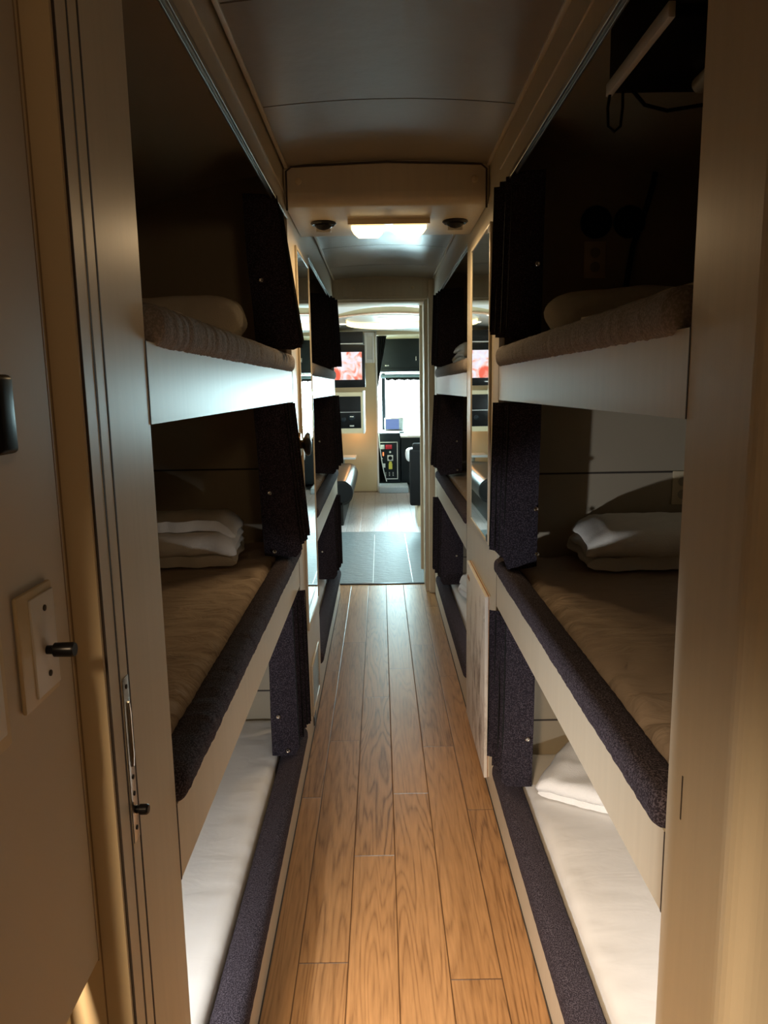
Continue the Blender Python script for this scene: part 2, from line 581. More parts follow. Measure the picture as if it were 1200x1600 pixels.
for (a, b) in ((-1.5, 0.30), (0.306, 0.94), (0.946, 1.577), (1.583, 2.117), (2.123, 2.66)):
    panel('ceiling_panel', XL + 0.012, XR - 0.002, a, b, CEIL, M['ceil'], ceiling)
for (a, b) in ((3.18, 3.60), (3.606, 4.157), (4.163, 4.797), (4.803, 5.295)):
    panel('ceiling_panel', XL + 0.012, XR - 0.002, a, b, CEIL, M['ceil'], ceiling)
for x in (XL + 0.012, XR - 0.006):
    bm = bmesh.new()
    bm_box(bm, x - 0.006, x + 0.006, -1.5, 2.66, CEIL - 0.005, CEIL + 0.004, 0.002)
    bm_box(bm, x - 0.006, x + 0.006, 3.2, 5.295, CEIL - 0.005, CEIL + 0.004, 0.002)
    obj('ceiling_bead', bm, M['laminate'], ceiling, 35)
bm = bmesh.new()
for y in (0.303, 0.943, 1.58, 2.12, 3.603, 4.16, 4.80):
    n = 12
    for k in range(n):
        xa = XL + 0.02 + (XR - XL - 0.04) * k / n
        xb = XL + 0.02 + (XR - XL - 0.04) * (k + 1) / n
        f = lambda x: CEIL + 0.018 * (1 - ((x - 0.035) / 0.345) ** 2)
        bm_prism(bm, [(xa, f(xa) + 0.003), (xb, f(xb) + 0.003), (xb, f(xb) + 0.02), (xa, f(xa) + 0.02)], 'y', y - 0.004, y + 0.004)
obj('ceiling_seam', bm, M['seam'], ceiling)

# floor
f = struct(box('floor', OL, OR, -1.6, 5.565, -0.04, 0.0, M['wood']))
f2 = struct(box('floor', OL, OR, 5.565, 13.0, -0.04, -0.0, M['lounge_wood']))

T = 0.018
def side_wall(side):
    x = XL if side == 'L' else XR
    s = -1 if side == 'L' else 1
    xi = x + s * T
    a, b = min(x, xi), max(x, xi)
    (n0, n1), (f0, f1) = NEAR[side], FAR[side]
    post0 = 0.868 if side == 'L' else 0.80
    nm = 'wall_left' if side == 'L' else 'wall_right'
    o = struct(box(nm, a, b, post0, n0, 0, CEIL + 0.01, M['laminate']))          # near post
    o2 = struct(box(nm, a, b, n1, f0, 0, CEIL + 0.01, M['laminate']))            # pillar between the two sets of bunks
    struct(box(nm, a, b, f1, YB, 0, CEIL + 0.01, M['laminate']))
    hd = struct(box(nm, a, b, n0, n1, TZ + 0.012, CEIL + 0.01, M['laminate']))        # headers over the openings
    struct(box(nm, a, b, f0, f1, TZ + 0.012, CEIL + 0.01, M['laminate']))
    # thin raised strip on the header
    bm = bmesh.new()
    bm_box(bm, a - 0.004, b + 0.004, n0, n1, TZ + 0.07, TZ + 0.078)
    obj('header_strip', bm, M['laminate'], hd)
    # partitions across the bus closing the bunk bays
    xo = OL if side == 'L' else OR
    for (y0, y1) in ((n0 - 0.06, n0 - 0.04), (n1 + 0.05, n1 + 0.07), (f0 - 0.05, f0 - 0.03), (f1 + 0.0, f1 + 0.02)):
        aa, bb = sorted((xi, xo))
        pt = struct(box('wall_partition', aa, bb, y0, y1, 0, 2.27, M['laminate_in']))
        if y0 in (n1 + 0.05, f1 + 0.0):
            bm = bmesh.new()
            for z in (1.205, 0.32):
                bm_box(bm, aa, bb, y0 - 0.0015, y0 + 0.001, z - 0.003, z + 0.003)
            obj('lining_joint', bm, M['seam'], pt)
    return o

WL = side_wall('L')
WR = side_wall('R')
for nm, x0, x1 in (('wall_outer_left', OL - 0.03, OL), ('wall_outer_right', OR, OR + 0.03)):
    bm = bmesh.new()
    bm_box(bm, x0, x1, -1.6, 6.2, -0.04, 2.42)
    bm_box(bm, x0, x1, 8.2, 13.0, -0.04, 2.6)
    bm_box(bm, x0, x1, 6.2, 8.2, -0.04, 0.95)
    bm_box(bm, x0, x1, 6.2, 8.2, 1.85, 2.6)
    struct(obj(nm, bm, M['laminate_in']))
struct(box('wall_rear', OL, OR, -1.6, -1.57, 0, 2.35, M['cream_paint']))
for nm, x in (('window_2', OL - 0.017), ('window_3', OR + 0.013)):
    o = struct(box(nm, x, x + 0.004, 6.2, 8.2, 0.95, 1.85, M['pane']))
    bm = bmesh.new()
    for (y0, y1, z0, z1) in ((6.2, 8.2, 0.95, 0.985), (6.2, 8.2, 1.815, 1.85), (6.2, 6.235, 0.95, 1.85), (8.165, 8.2, 0.95, 1.85)):
        bm_box(bm, x - 0.01, x + 0.014, y0, y1, z0, z1)
    obj('window_frame', bm, M['black_plastic'], o)

# thin dark strips that paint the toe gap shadow along the floor
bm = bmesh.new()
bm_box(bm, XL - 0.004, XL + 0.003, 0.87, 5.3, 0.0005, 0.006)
tr = struct(obj('toe_shadow_left', bm, M['seam']))
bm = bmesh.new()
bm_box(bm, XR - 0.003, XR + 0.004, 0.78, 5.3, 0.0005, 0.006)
tr = struct(obj('toe_shadow_right', bm, M['seam']))

# near left door jamb with its pocket grooves
bm = bmesh.new()
bm_box(bm, -0.60, -0.3175, 0.80, 0.866, 0.0, 2.28)
bm_box(bm, -0.3175, XL + 0.0015, 0.803, 0.832, 0.0, 2.28, 0.0)
bm_box(bm, -0.3175, XL + 0.0015, 0.838, 0.862, 0.0, 2.28, 0.0)
o = struct(obj('door_1', bm, M['laminate']))
bm = bmesh.new()
bm_box(bm, -0.325, XL + 0.0018, 0.8320, 0.8360, 0.0, 2.28)
bm_box(bm, -0.325, XL + 0.0018, 0.8632, 0.8672, 0.0, 2.28)
bm_box(bm, -0.325, XL + 0.0018, 0.8015, 0.8030, 0.0, 2.28)
obj('pocket_groove', bm, M['seam'], o)
# warm painted face of the jamb towards the rear room
bm = bmesh.new()
bm_box(bm, -0.60, -0.3165, 0.795, 0.8005, 0.0, 2.28)
obj('jamb_face', bm, M['ivory'], o)
bm = bmesh.new()
bm_box(bm, -0.3478, -0.3462, 0.7942, 0.7952, 0.0, 2.28)
obj('corner_bead', bm, M['tan_seam'], o)

# near left wall, ends above the counter recess
bm = bmesh.new()
bm_box(bm, -0.375, -0.345, 0.42, 0.787, 0.834, 2.28, 0.003)
o = struct(obj('wall_near_left', bm, M['cream_paint'], None, 35))
bm = bmesh.new()
bm_box(bm, -0.45, -0.39, 0.42, 0.79, 0.0, 0.834)
struct(obj('wall_recess_left', bm, M['cream_paint']))
bm = bmesh.new()
bm_box(bm, -0.3452, -0.3446, 0.7795, 0.7815, 0.834, 2.28)
obj('wall_joint', bm, M['tan_seam'], o)

# near right jamb: rounded corner then a face towards the rear room
bm = bmesh.new()
t = bmesh.new()
pl = [(0.386 + 0.0, 0.80)]
for k in range(9):
    a = PI - (PI / 2) * k / 8
    pl.append((0.421 + 0.035 * math.cos(a), 0.772 - 0.035 * math.sin(a) + 0.0))
pl = [(0.386, 0.7999)] + [(0.421 - 0.035 * math.cos(PI / 2 * k / 8), 0.775 - 0.035 * math.sin(PI / 2 * k / 8)) for k in range(9)] + [(0.90, 0.74), (0.90, 0.7999)]
bm_prism(bm, pl, 'z', 0.0, 2.28)
o = struct(obj('door_2', bm, M['laminate']))
bm = bmesh.new()
bm_box(bm, XR - 0.0008, XR + 0.001, 0.887, 0.8895, 0.935, 0.996)
obj('scratch', bm, M['seam'], o)

# bulkhead with the doorway to the front lounge
bm = bmesh.new()
DX0, DX1 = -0.335, 0.350
bm_box(bm, OL, DX0, YB, YB + 0.03, 0, 2.42)
bm_box(bm, DX1, OR, YB, YB + 0.03, 0, 2.42)
bm_box(bm, DX0, DX1, YB, YB + 0.03, 2.105, 2.42)
o = struct(obj('wall_bulkhead', bm, M['laminate']))
bm = bmesh.new()
bm_box(bm, -0.24, 0.30, YB - 0.004, YB, 2.125, 2.235, 0.0015)
obj('header_panel', bm, M['laminate'], o, 35)
bm = bmesh.new()
bm_lathe(bm, [(0.012, 0), (0.011, 0.004), (0.006, 0.006)], (-0.17, YB - 0.004, 2.18), (0, -1, 0), 14)
bm_lathe(bm, [(0.012, 0), (0.011, 0.004), (0.006, 0.006)], (0.24, YB - 0.004, 2.18), (0, -1, 0), 14)
obj('screw_cap', bm, M['ivory'], o, 30)
bm = bmesh.new()
bm_box(bm, 0.345, 0.418, YB - 0.025, YB + 0.03, 0.0, 2.235, 0.010, 3)
d = struct(obj('door_3', bm, M['cream_paint'], None, 35))
bm = bmesh.new()
bm_box(bm, 0.322, 0.350, 5.335, 5.60, 0.0, 2.12, 0.004)
bm_box(bm, -0.36, -0.335, 5.335, 5.60, 0.0, 2.12, 0.004)
bm_box(bm, -0.335, 0.322, 5.335, 5.60, 2.09, 2.12, 0.003)
obj('door_jamb', bm, M['cream_paint'], d, 35)
bm = bmesh.new()
bm_box(bm, 0.300, 0.335, 5.60, 5.625, 0.10, 2.13, 0.008, 3)
obj('door_edge', bm, M['cream_paint'], d, 35)
bm = bmesh.new()
bm_cyl(bm, (0.322, 5.345, 0.02), (0.322, 5.345, 2.1), 0.006, n=10)
obj('door_bead', bm, M['steel'], d, 40)
struct(box('trim_3', -0.335, 0.33, 5.545, 5.575, 0.0, 0.006, M['black_plastic'], None, 0.002))

# ------------------------------------------------------------------ dropped light box over the corridor
lb = thing('overhead_light_box', (0.035, 2.9, 2.12), 'cream overhead box across the corridor ceiling carrying the lit twin lamp', 'light box')
bm = bmesh.new()
prof = [(2.664, 2.20), (2.665, 2.16)]
for k in range(7):
    a = PI / 2 * k / 6
    prof.append((2.705 - 0.04 * math.cos(a), 2.160 - 0.04 * math.sin(a)))
prof += [(3.20, 2.12), (3.20, 2.2585), (2.662, 2.2585)]
bm_prism(bm, [(y, z) for y, z in prof], 'x', XL + 0.003, XR - 0.003)
obj('housing', bm, M['laminate'], lb, 40)
for x in (XL + 0.05, XR - 0.05):
    bm = bmesh.new()
    bm_lathe(bm, [(0.012, 0), (0.011, 0.004), (0.005, 0.006)], (x, 2.6635, 2.195), (0, -1, 0), 16)
    obj('screw_cap', bm, M['ivory'], lb, 30)
bm = bmesh.new()
bm_tube(bm, [(XL + 0.012, 2.652, 2.10), (XL + 0.012, 2.652, 2.225), (XL + 0.03, 2.656, 2.241), (0.035, 2.656, 2.252), (XR - 0.03, 2.656, 2.241), (XR - 0.012, 2.652, 2.225), (XR - 0.012, 2.652, 2.10)], 0.0035, 6)
obj('shadow_gap', bm, M['seam'], lb, 40)

tl = thing('twin_ceiling_lamp', (0.042, 2.97, 2.12), 'lit twin reading lamp with two glowing warm lenses under the overhead box', 'lamp')
bm = bmesh.new()
poly = [(-0.108, 2.885), (0.198, 2.885), (0.185, 2.95), (0.15, 3.09), (0.075, 3.10), (0.05, 3.02), (0.035, 3.02), (0.01, 3.10), (-0.06, 3.09), (-0.095, 2.95)]
bm_prism(bm, poly, 'z', 2.100, 2.1215)
obj('base', bm, M['ivory'], tl)
for cx in (-0.034, 0.124):
    bm = bmesh.new()
    n = 10
    tri = []
    top = [(-0.062, 2.905), (0.062, 2.905), (0.055, 2.99), (0.038, 3.075), (-0.038, 3.075), (-0.055, 2.99)]
    bm_prism(bm, [(cx + a, b) for a, b in top], 'z', 2.086, 2.101)
    t = obj('lens', bm, M['lamp_glow'], tl)
    area('corridor_lamp_light', (cx, 2.99, 2.083), (cx, 2.93, 0), 0.09, 0.12, 3.0, (1.0, 0.68, 0.36))

for cx, lab in ((-0.202, 'round black recessed air vent at the left of the lit twin lamp'), (0.297, 'round black recessed air vent at the right of the lit twin lamp')):
    v = thing('air_vent', (cx, 2.945, 2.12), lab, 'vent', 'round vents beside the lamp')
    bm = bmesh.new()
    bm_lathe(bm, [(0.036, 0.0005), (0.047, 0.0), (0.049, -0.004), (0.042, -0.010), (0.036, -0.008)], (cx, 2.945, 2.12), (0, 0, 1), 32)
    obj('ring', bm, M['black_plastic'], v, 30)
    bm = bmesh.new()
    bm_lathe(bm, [(0.034, 0.0), (0.033, -0.014), (0.020, -0.024), (0.006, -0.028)], (cx, 2.945, 2.12), (0, 0, 1), 24)
    obj('nozzle', bm, M['black_plastic'], v, 30)
    bm = bmesh.new()
    bm_box(bm, cx - 0.028, cx + 0.028, 2.940, 2.945, 2.085, 2.100, 0.001)
    obj('blade', bm, M['steel'], v)

# ------------------------------------------------------------------ curtain rails
for side, (y0, y1), lab in (('L', NEAR['L'], 'thin metal curtain rail over the near left top bunk'),
                            ('R', NEAR['R'], 'thin metal curtain rail over the near right top bunk'),
                            ('L', FAR['L'], 'thin metal curtain rail over the far left top bunk'),
                            ('R', FAR['R'], 'thin metal curtain rail over the far right top bunk')):
    x = XL if side == 'L' else XR
    s = -1 if side == 'L' else 1
    bm = bmesh.new()
    for dx in (0.0, 0.012):
        a, b = sorted((x + s * (dx - 0.002), x + s * (dx + 0.003)))
        bm_box(bm, a, b, y0, y1, TZ, TZ + 0.0125, 0.001)
    a, b = sorted((x - s * 0.002, x + s * 0.015))
    bm_box(bm, a, b, y0, y1, TZ + 0.010, TZ + 0.0125)
    o = obj('curtain_rail', bm, M['steel'])
    tag(o, lab, 'curtain rail', 'curtain rails over the top bunks')

# ------------------------------------------------------------------ bunks
LEVEL = {'top': (1.455, 1.568, 1.625), 'middle': (0.762, 0.885, 0.935), 'bottom': (0.0, 0.140, 0.200)}

def wavy_bolster(bm, x0, x1, y0, y1, z0, z1, amp, seed):
    def fn(p, n):
        v = noise.noise(Vector((p.x * 4 + seed, p.y * 75, p.z * 4))) + 0.5 * noise.noise(Vector((p.x * 3 + seed, p.y * 7, p.z * 3)))
        return n * (amp * v)
    soft(bm, x0, x1, y0, y1, z0, z1, min(x1 - x0, z1 - z0) * 0.42, 0.009, fn)

def make_bunk(side, setname, level):
    x = XL if side == 'L' else XR
    s = -1 if side == 'L' else 1
    y0, y1 = (NEAR if setname == 'near' else FAR)[side]
    xo = OL if side == 'L' else OR
    z0, z1, zt = LEVEL[level]
    sd = {'L': 'left', 'R': 'right'}[side]
    b = thing('bunk_bed', (x + s * 0.4, (y0 + y1) / 2, z0), '%s bunk of the %s %s stack, cream front board with %s padded edge' % (
        level, setname, sd, 'grey' if level == 'top' else 'dark speckled'), 'bunk bed', 'built-in bunks')
    a, c = sorted((x, x + s * T))
    bm = bmesh.new()
    bm_box(bm, a, c, y0, y1, z0, z1 if level != 'bottom' else z1, 0.0)
    fb = obj('front_board', bm, M['laminate'], b)
    if level != 'bottom':
        for yy in (y0 + 0.0015, y1 - 0.0015):
            box('panel_joint', x - 0.0008, x + 0.0008, yy - 0.0015, yy + 0.0015, z0, z1, M['seam'], fb)
    # padded edge
    xa, xb = x - s * 0.014, x + s * (0.052 if level != 'bottom' else 0.068)
    a, c = sorted((xa, xb))
    bm = bmesh.new()
    mt = M['bolster_grey'] if level == 'top' else M['bolster']
    wavy_bolster(bm, a, c, y0 + (0.034 if (level == 'top' and setname == 'near') else 0.002), y1 - 0.002, z1 - 0.008 if level != 'top' else z1 - 0.010, zt, {'top': 0.0019, 'middle': 0.0017, 'bottom': 0.0007}[level], y0 + z0 * 3)
    obj('padded_edge', bm, mt, b, 60)
    # base board under the mattress
    if level != 'bottom':
        a, c = sorted((x + s * T, xo - s * 0.001))
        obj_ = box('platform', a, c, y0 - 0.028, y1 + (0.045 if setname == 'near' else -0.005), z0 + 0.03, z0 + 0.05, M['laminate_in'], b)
    # mattress
    a, c = sorted((xb + s * 0.004, xo - s * 0.02))
    zm0 = (z0 + 0.05) if level != 'bottom' else 0.001
    ztop = {'top': zt - 0.010, 'middle': zt - 0.004, 'bottom': zt + 0.012}[level]
    seed = y0 * 3.1 + z0 * 7 + (5 if side == 'L' else 0)
    amp = {'top': 0.010, 'middle': 0.017, 'bottom': 0.004}[level]
    xe = xb
    def fn(p, n):
        if n.z < 0.3 and not (abs(n.x) > 0.5):
            return Vector((0, 0, 0))
        dist = abs(p.x - xe)
        edge = max(0.0, 1 - dist / 0.16)
        v = (0.35 - abs(fold(p, (7, 19, 3), seed, 1.0))) * amp * (0.50 + 0.9 * edge)
        v2 = fold(p, (2.2, 2.6, 1), seed + 4, 1.0) * 0.006 + (0.3 - abs(fold(p, (12, 42, 2), seed + 9, 1.0))) * (0.013 if level == 'middle' else 0.003 if level == 'top' else 0.004) * (edge + 0.12)
        rip = math.sin(p.y * 75 + 5 * noise.noise(Vector((p.x * 8, p.y * 5, seed)))) * 0.0022 * edge * edge * (1 if level != 'bottom' else 0.5)
        return Vector((0, 0, v + v2 + rip - 0.003))
    bm = bmesh.new()
    step = 0.02 if setname == 'near' else 0.035
    soft(bm, a, c, y0 - 0.030, y1 + (0.040 if setname == 'near' else -0.010), zm0, ztop, min(0.035, (ztop - zm0) * 0.45), step if level == 'bottom' else step * 0.75, fn)
    m = obj('mattress', bm, M['sheet_white'] if level == 'bottom' else M['sheet_brown'], None, 180)
    tag(m, 'mattress under a %s fitted sheet on the %s bunk of the %s %s stack' % ('white' if level == 'bottom' else 'tan' , level, setname, sd), 'mattress', 'mattresses on the bunks')
    return b

for side in 'LR':
    for st in ('near', 'far'):
        for lv in ('top', 'middle', 'bottom'):
            make_bunk(side, st, lv)

# ------------------------------------------------------------------ curtains
def make_curtain(side, setname, level, y0, y1, z0, z1, n=7, depth=0.13, out=0.028, lean=0.0, tail=0.03, snap_z=None, seed=1):
    x = XL if side == 'L' else XR
    s = -1 if side == 'L' else 1
    sd = {'L': 'left', 'R': 'right'}[side]
    rng = random.Random(seed)
    c = thing('bunk_curtain', (x, (y0 + y1) / 2, z0), 'dark charcoal pleated curtain gathered at the far end of the %s bunk, %s %s stack' % (level, setname, sd), 'curtain', 'gathered bunk curtains')
    # zigzag path in plan, first panel nearest the camera
    pts = []
    for k in range(n + 1):
        inner = (k % 2 == 0)
        yy = y0 + (y1 - y0) * k / n + rng.uniform(-0.005, 0.005)
        xx = x + s * (depth * rng.uniform(0.86, 1.05)) if inner else x - s * (out * rng.uniform(0.85, 1.1) * (2.4 * k / n - 0.5))
        if k == 0:
            xx = x + s * depth * 1.05
        pts.append((xx, yy))
    fine = []
    sub = 7
    for k in range(n):
        (xa, ya), (xb, yb) = pts[k], pts[k + 1]
        for q in range(sub):
            t = q / sub
            bow = math.sin(t * PI) * rng.uniform(0.002, 0.006)
            fine.append((xa + (xb - xa) * t, ya + (yb - ya) * t - bow, k, t))
    fine.append((pts[-1][0], pts[-1][1], n - 1, 1.0))
    zb = [z0 + rng.uniform(0.0, 0.022) for _ in range(n)]
    zb[0] = z0 - tail
    rows = 26
    bm = bmesh.new()
    grid_a, grid_b = [], []
    th = 0.0035
    for i, (xx, yy, k, t) in enumerate(fine):
        ow = (t if k % 2 == 0 else 1 - t)
        lw = 0.35 + 0.65 * ow
        px, py = fine[max(i - 1, 0)][:2]
        qx, qy = fine[min(i + 1, len(fine) - 1)][:2]
        d = Vector((qx - px, qy - py, 0))
        if d.length < 1e-6:
            d = Vector((1, 0, 0))
        nn = Vector((d.y, -d.x, 0)).normalized()
        ca, cb = [], []
        bot = zb[k]
        if k == 0:
            bot = z0 - tail * (0.25 + 0.75 * t)
        for r in range(rows + 1):
            f = r / rows
            z = bot + (z1 - bot) * f
            wv = 0.006 * noise.noise(Vector((xx * 12, yy * 20 + k, z * 4 + seed))) + 0.010 * (1 - f) * noise.noise(Vector((k * 2.3 + seed, z * 3, 0)))
            lx = -s * lean * (1 - f) * lw
            ox = xx + lx + wv * 0.6
            oy = yy + wv + 0.0 + 0.02 * (1 - f) * (0.5 - k / n)
            if k == 0:
                oy -= 0.0
            ca.append(bm.verts.new((ox + nn.x * th / 2, oy + nn.y * th / 2, z)))
            cb.append(bm.verts.new((ox - nn.x * th / 2, oy - nn.y * th / 2, z)))
        grid_a.append(ca); grid_b.append(cb)
    W = len(fine)
    for i in range(W - 1):
        for r in range(rows):
            bm.faces.new((grid_a[i][r], grid_a[i + 1][r], grid_a[i + 1][r + 1], grid_a[i][r + 1]))
            bm.faces.new((grid_b[i][r], grid_b[i][r + 1], grid_b[i + 1][r + 1], grid_b[i + 1][r]))
        bm.faces.new((grid_a[i][0], grid_b[i][0], grid_b[i + 1][0], grid_a[i + 1][0]))
        bm.faces.new((grid_a[i][rows], grid_a[i + 1][rows], grid_b[i + 1][rows], grid_b[i][rows]))
    for r in range(rows):
        bm.faces.new((grid_a[0][r], grid_a[0][r + 1], grid_b[0][r + 1], grid_b[0][r]))
        bm.faces.new((grid_a[-1][r], grid_b[-1][r], grid_b[-1][r + 1], grid_a[-1][r + 1]))
    cloth = obj('curtain_cloth', bm, M['curtain'], c, 50)
    # stitched hems along the aisle folds
    bm = bmesh.new()
    for k in range(1, n + 1, 2):
        xx, yy = pts[k]
        bm_tube(bm, [(xx - s * lean * (1 - f_) - s * 0.001, yy + 0.0 + 0.02 * (1 - f_) * (0.5 - k / n), zb[min(k, n - 1)] + 0.01 + (z1 - 0.01 - zb[min(k, n - 1)]) * f_) for f_ in (0, 0.33, 0.66, 1)], 0.0022, 6)
    obj('fold_stitching', bm, M['curtain_back'], cloth, 60)
    # snaps on the first panel
    if snap_z:
        for sz, tt in snap_z:
            xx = pts[0][0] + (pts[1][0] - pts[0][0]) * tt - s * lean * (0.35 + 0.65 * tt) * (1 - (sz - z0) / (z1 - z0))
            yy = pts[0][1] + (pts[1][1] - pts[0][1]) * tt - 0.010
            bm = bmesh.new()
            bm_lathe(bm, [(0.0028, 0.0), (0.0065, 0.0), (0.0070, 0.003), (0.0050, 0.005), (0.0028, 0.0035)], (xx, yy, sz), (0, -1, 0), 18)
            obj('snap', bm, M['chrome'], cloth, 40)
    return c

make_curtain('L', 'near', 'top', 2.42, 2.70, 1.635, TZ + 0.01, 8, 0.095, -0.006, 0.060, 0.01, [(1.84, 0.30)], 3)
make_curtain('L', 'near', 'middle', 2.44, 2.71, 0.950, 1.452, 8, 0.092, 0.006, 0.040, 0.02, [(1.16, 0.30), (0.96, 0.3)], 5)
make_curtain('L', 'near', 'bottom', 2.46, 2.71, 0.215, 0.752, 7, 0.085, 0.012, 0.006, 0.02, [(0.36, 0.30), (0.225, 0.6)], 8)
make_curtain('R', 'near', 'top', 2.19, 2.40, 1.640, TZ + 0.005, 8, 0.085, 0.018, 0.012, 0.01, [(1.84, 0.2)], 11)
make_curtain('R', 'near', 'middle', 2.22, 2.40, 0.955, 1.448, 8, 0.09, 0.014, 0.010, 0.03, [(1.13, 0.10), (0.99, 0.04)], 13)
make_curtain('R', 'near', 'bottom', 2.21, 2.40, 0.220, 0.755, 7, 0.085, 0.012, 0.006, 0.02, [(0.385, 0.22)], 17)
make_curtain('L', 'far', 'top', 4.85, 5.24, 1.635, TZ + 0.01, 7, 0.12, 0.020, 0.02, 0.01, None, 21)
make_curtain('L', 'far', 'middle', 4.85, 5.24, 0.955, 1.452, 7, 0.12, 0.016, 0.02, 0.02, [(1.16, 0.30)], 23)
make_curtain('L', 'far', 'bottom', 4.85, 5.24, 0.235, 0.752, 7, 0.12, 0.012, 0.006, 0.02, [(0.42, 0.30)], 27)
make_curtain('R', 'far', 'top', 4.66, 5.02, 1.625, TZ + 0.005, 7, 0.13, 0.010, 0.016, 0.01, None, 31)
make_curtain('R', 'far', 'middle', 4.66, 5.02, 0.965, 1.448, 7, 0.13, 0.010, 0.025, 0.03, [(1.16, 0.25), (0.98, 0.2)], 33)
make_curtain('R', 'far', 'bottom', 4.66, 5.02, 0.235, 0.755, 7, 0.13, 0.016, 0.006, 0.02, [(0.42, 0.30)], 37)

# ------------------------------------------------------------------ bedding lying on the bunks
def blanket(name, loc, size, layers, label, cat, mat, rot=0.0, seed=1, group=None, sag=0.25):
    """folded cloth: a ribbon folded back and forth in cross-section, laid along x"""
    L, W, Hh = size                      # length along x, width along y, height
    rng = random.Random(seed)
    th = Hh / layers
    path = []
    for k in range(layers):
        z = th * (k + 0.5)
        ya, yb = (-W / 2 + rng.uniform(0, 0.012), W / 2 - rng.uniform(0, 0.012))
        seq = [ya + (yb - ya) * q / 14 for q in range(15)]
        if k % 2:
            seq = seq[::-1]
        for y in seq:
            hump = sag * th * math.sin((y / W + 0.5) * PI)
            path.append((y, z + hump))
        if k < layers - 1:
            ye = seq[-1]
            sg = 1 if ye > 0 else -1
            for q in (1, 2, 3):
                a = -PI / 2 + PI * q / 4
                path.append((ye + sg * th * 0.5 * math.cos(a), z + th * 0.5 + th * 0.5 * math.sin(a)))
    n = len(path)
    nx = max(10, int(L / 0.012))
    hw = th * 0.47
    bm = bmesh.new()
    A, B = [], []
    for i in range(nx + 1):
        u = i / nx
        ca, cb = [], []
        endd = min(u, 1 - u)
        for j, (y, z) in enumerate(path):
            py, pz = path[max(j - 1, 0)]; qy, qz = path[min(j + 1, n - 1)]
            d = Vector((qy - py, qz - pz)).normalized()
            nn = Vector((-d.y, d.x))
            rnd = min(1.0, endd / 0.05 + 0.25)
            X = (u - 0.5) * L
            wv = 0.008 * fold(Vector((X, y, z)), (11, 9, 14), seed, 1.0) + 0.007 * (0.3 - abs(fold(Vector((X, y, z)), (16, 22, 9), seed + 3, 1.0)))
            wx = 0.012 * noise.noise(Vector((y * 10, z * 30, seed))) * (1 if u > 0.5 else -1) * (abs(u - 0.5) * 2) ** 3
            squash = 1 - 0.25 * (1 - min(1, endd / 0.12))
            ca.append(bm.verts.new((X + wx, y + nn.x * hw * rnd + wv, (z + nn.y * hw * rnd) * squash + wv * 0.6 * min(1, z / th))))
            cb.append(bm.verts.new((X + wx, y - nn.x * hw * rnd + wv, (z - nn.y * hw * rnd) * squash + wv * 0.6 * min(1, z / th))))
        A.append(ca); B.append(cb)
    for i in range(nx):
        for j in range(n - 1):
            bm.faces.new((A[i][j], A[i + 1][j], A[i + 1][j + 1], A[i][j + 1]))
            bm.faces.new((B[i][j], B[i][j + 1], B[i + 1][j + 1], B[i + 1][j]))
        bm.faces.new((A[i][0], B[i][0], B[i + 1][0], A[i + 1][0]))
        bm.faces.new((A[i][n - 1], A[i + 1][n - 1], B[i + 1][n - 1], B[i][n - 1]))
    for j in range(n - 1):
        bm.faces.new((A[0][j], A[0][j + 1], B[0][j + 1], B[0][j]))
        bm.faces.new((A[nx][j], B[nx][j], B[nx][j + 1], A[nx][j + 1]))
    bm.transform(Matrix.Rotation(rot, 4, 'Z'))
    o = obj(name, bm, mat, None, 80)
    o.location = loc
    return tag(o, label, cat, group)


def plump(x0, x1, y0, y1, z0, z1, r, label, seed):
    def fn(p, n):
        return n * (0.012 * fold(p, (6, 12, 12), seed)) + Vector((0, 0, 0.006 * math.sin(p.x * 14 + seed)))
    bm = bmesh.new()
    soft(bm, x0, x1, y0, y1, z0, z1, r, 0.012, fn)
    # seam of the outer flap along the roll
    o = obj('rolled_blanket', bm, M['blanket'], None, 180)
    tag(o, label, 'blanket')
plump(-1.02, -0.405, 2.22, 2.40, 1.632, 1.778, 0.070, 'rolled pale blanket lying on the near left top bunk', 3)
plump(0.47, 1.05, 2.04, 2.19, 1.632, 1.755, 0.060, 'rolled blanket in the dark on the near right top bunk', 5)
blanket('folded_blanket', (-0.70, 2.44, 0.938), (0.44, 0.26, 0.15), 4, 'folded pale blanket on the middle bunk of the near left stack', 'blanket', M['blanket'], 0.08, 4)
blanket('folded_blanket', (0.89, 2.31, 0.936), (0.52, 0.27, 0.135), 3, 'folded grey-white blanket on the middle bunk of the near right stack', 'blanket', M['blanket'], -0.05, 9)
blanket('folded_towel', (0.70, 2.20, 0.215), (0.34, 0.30, 0.07), 3, 'folded white towel on the bottom bunk of the near right stack', 'towel', M['towel'], -0.55, 12, None, 0.1)
blanket('folded_towel', (-0.60, 1.38, 0.215), (0.22, 0.20, 0.05), 3, 'white towel at the near end of the near left bottom bunk', 'towel', M['towel'], 0.3, 14, None, 0.1)
blanket('folded_blanket', (0.60, 4.46, 1.63), (0.26, 0.3, 0.12), 3, 'pale blanket propped on the far right top bunk', 'blanket', M['blanket'], 0.1, 15)
blanket('folded_towel', (0.60, 4.35, 0.215), (0.20, 0.3, 0.13), 3, 'white towel on the far right bottom bunk', 'towel', M['towel'], 0.2, 17)
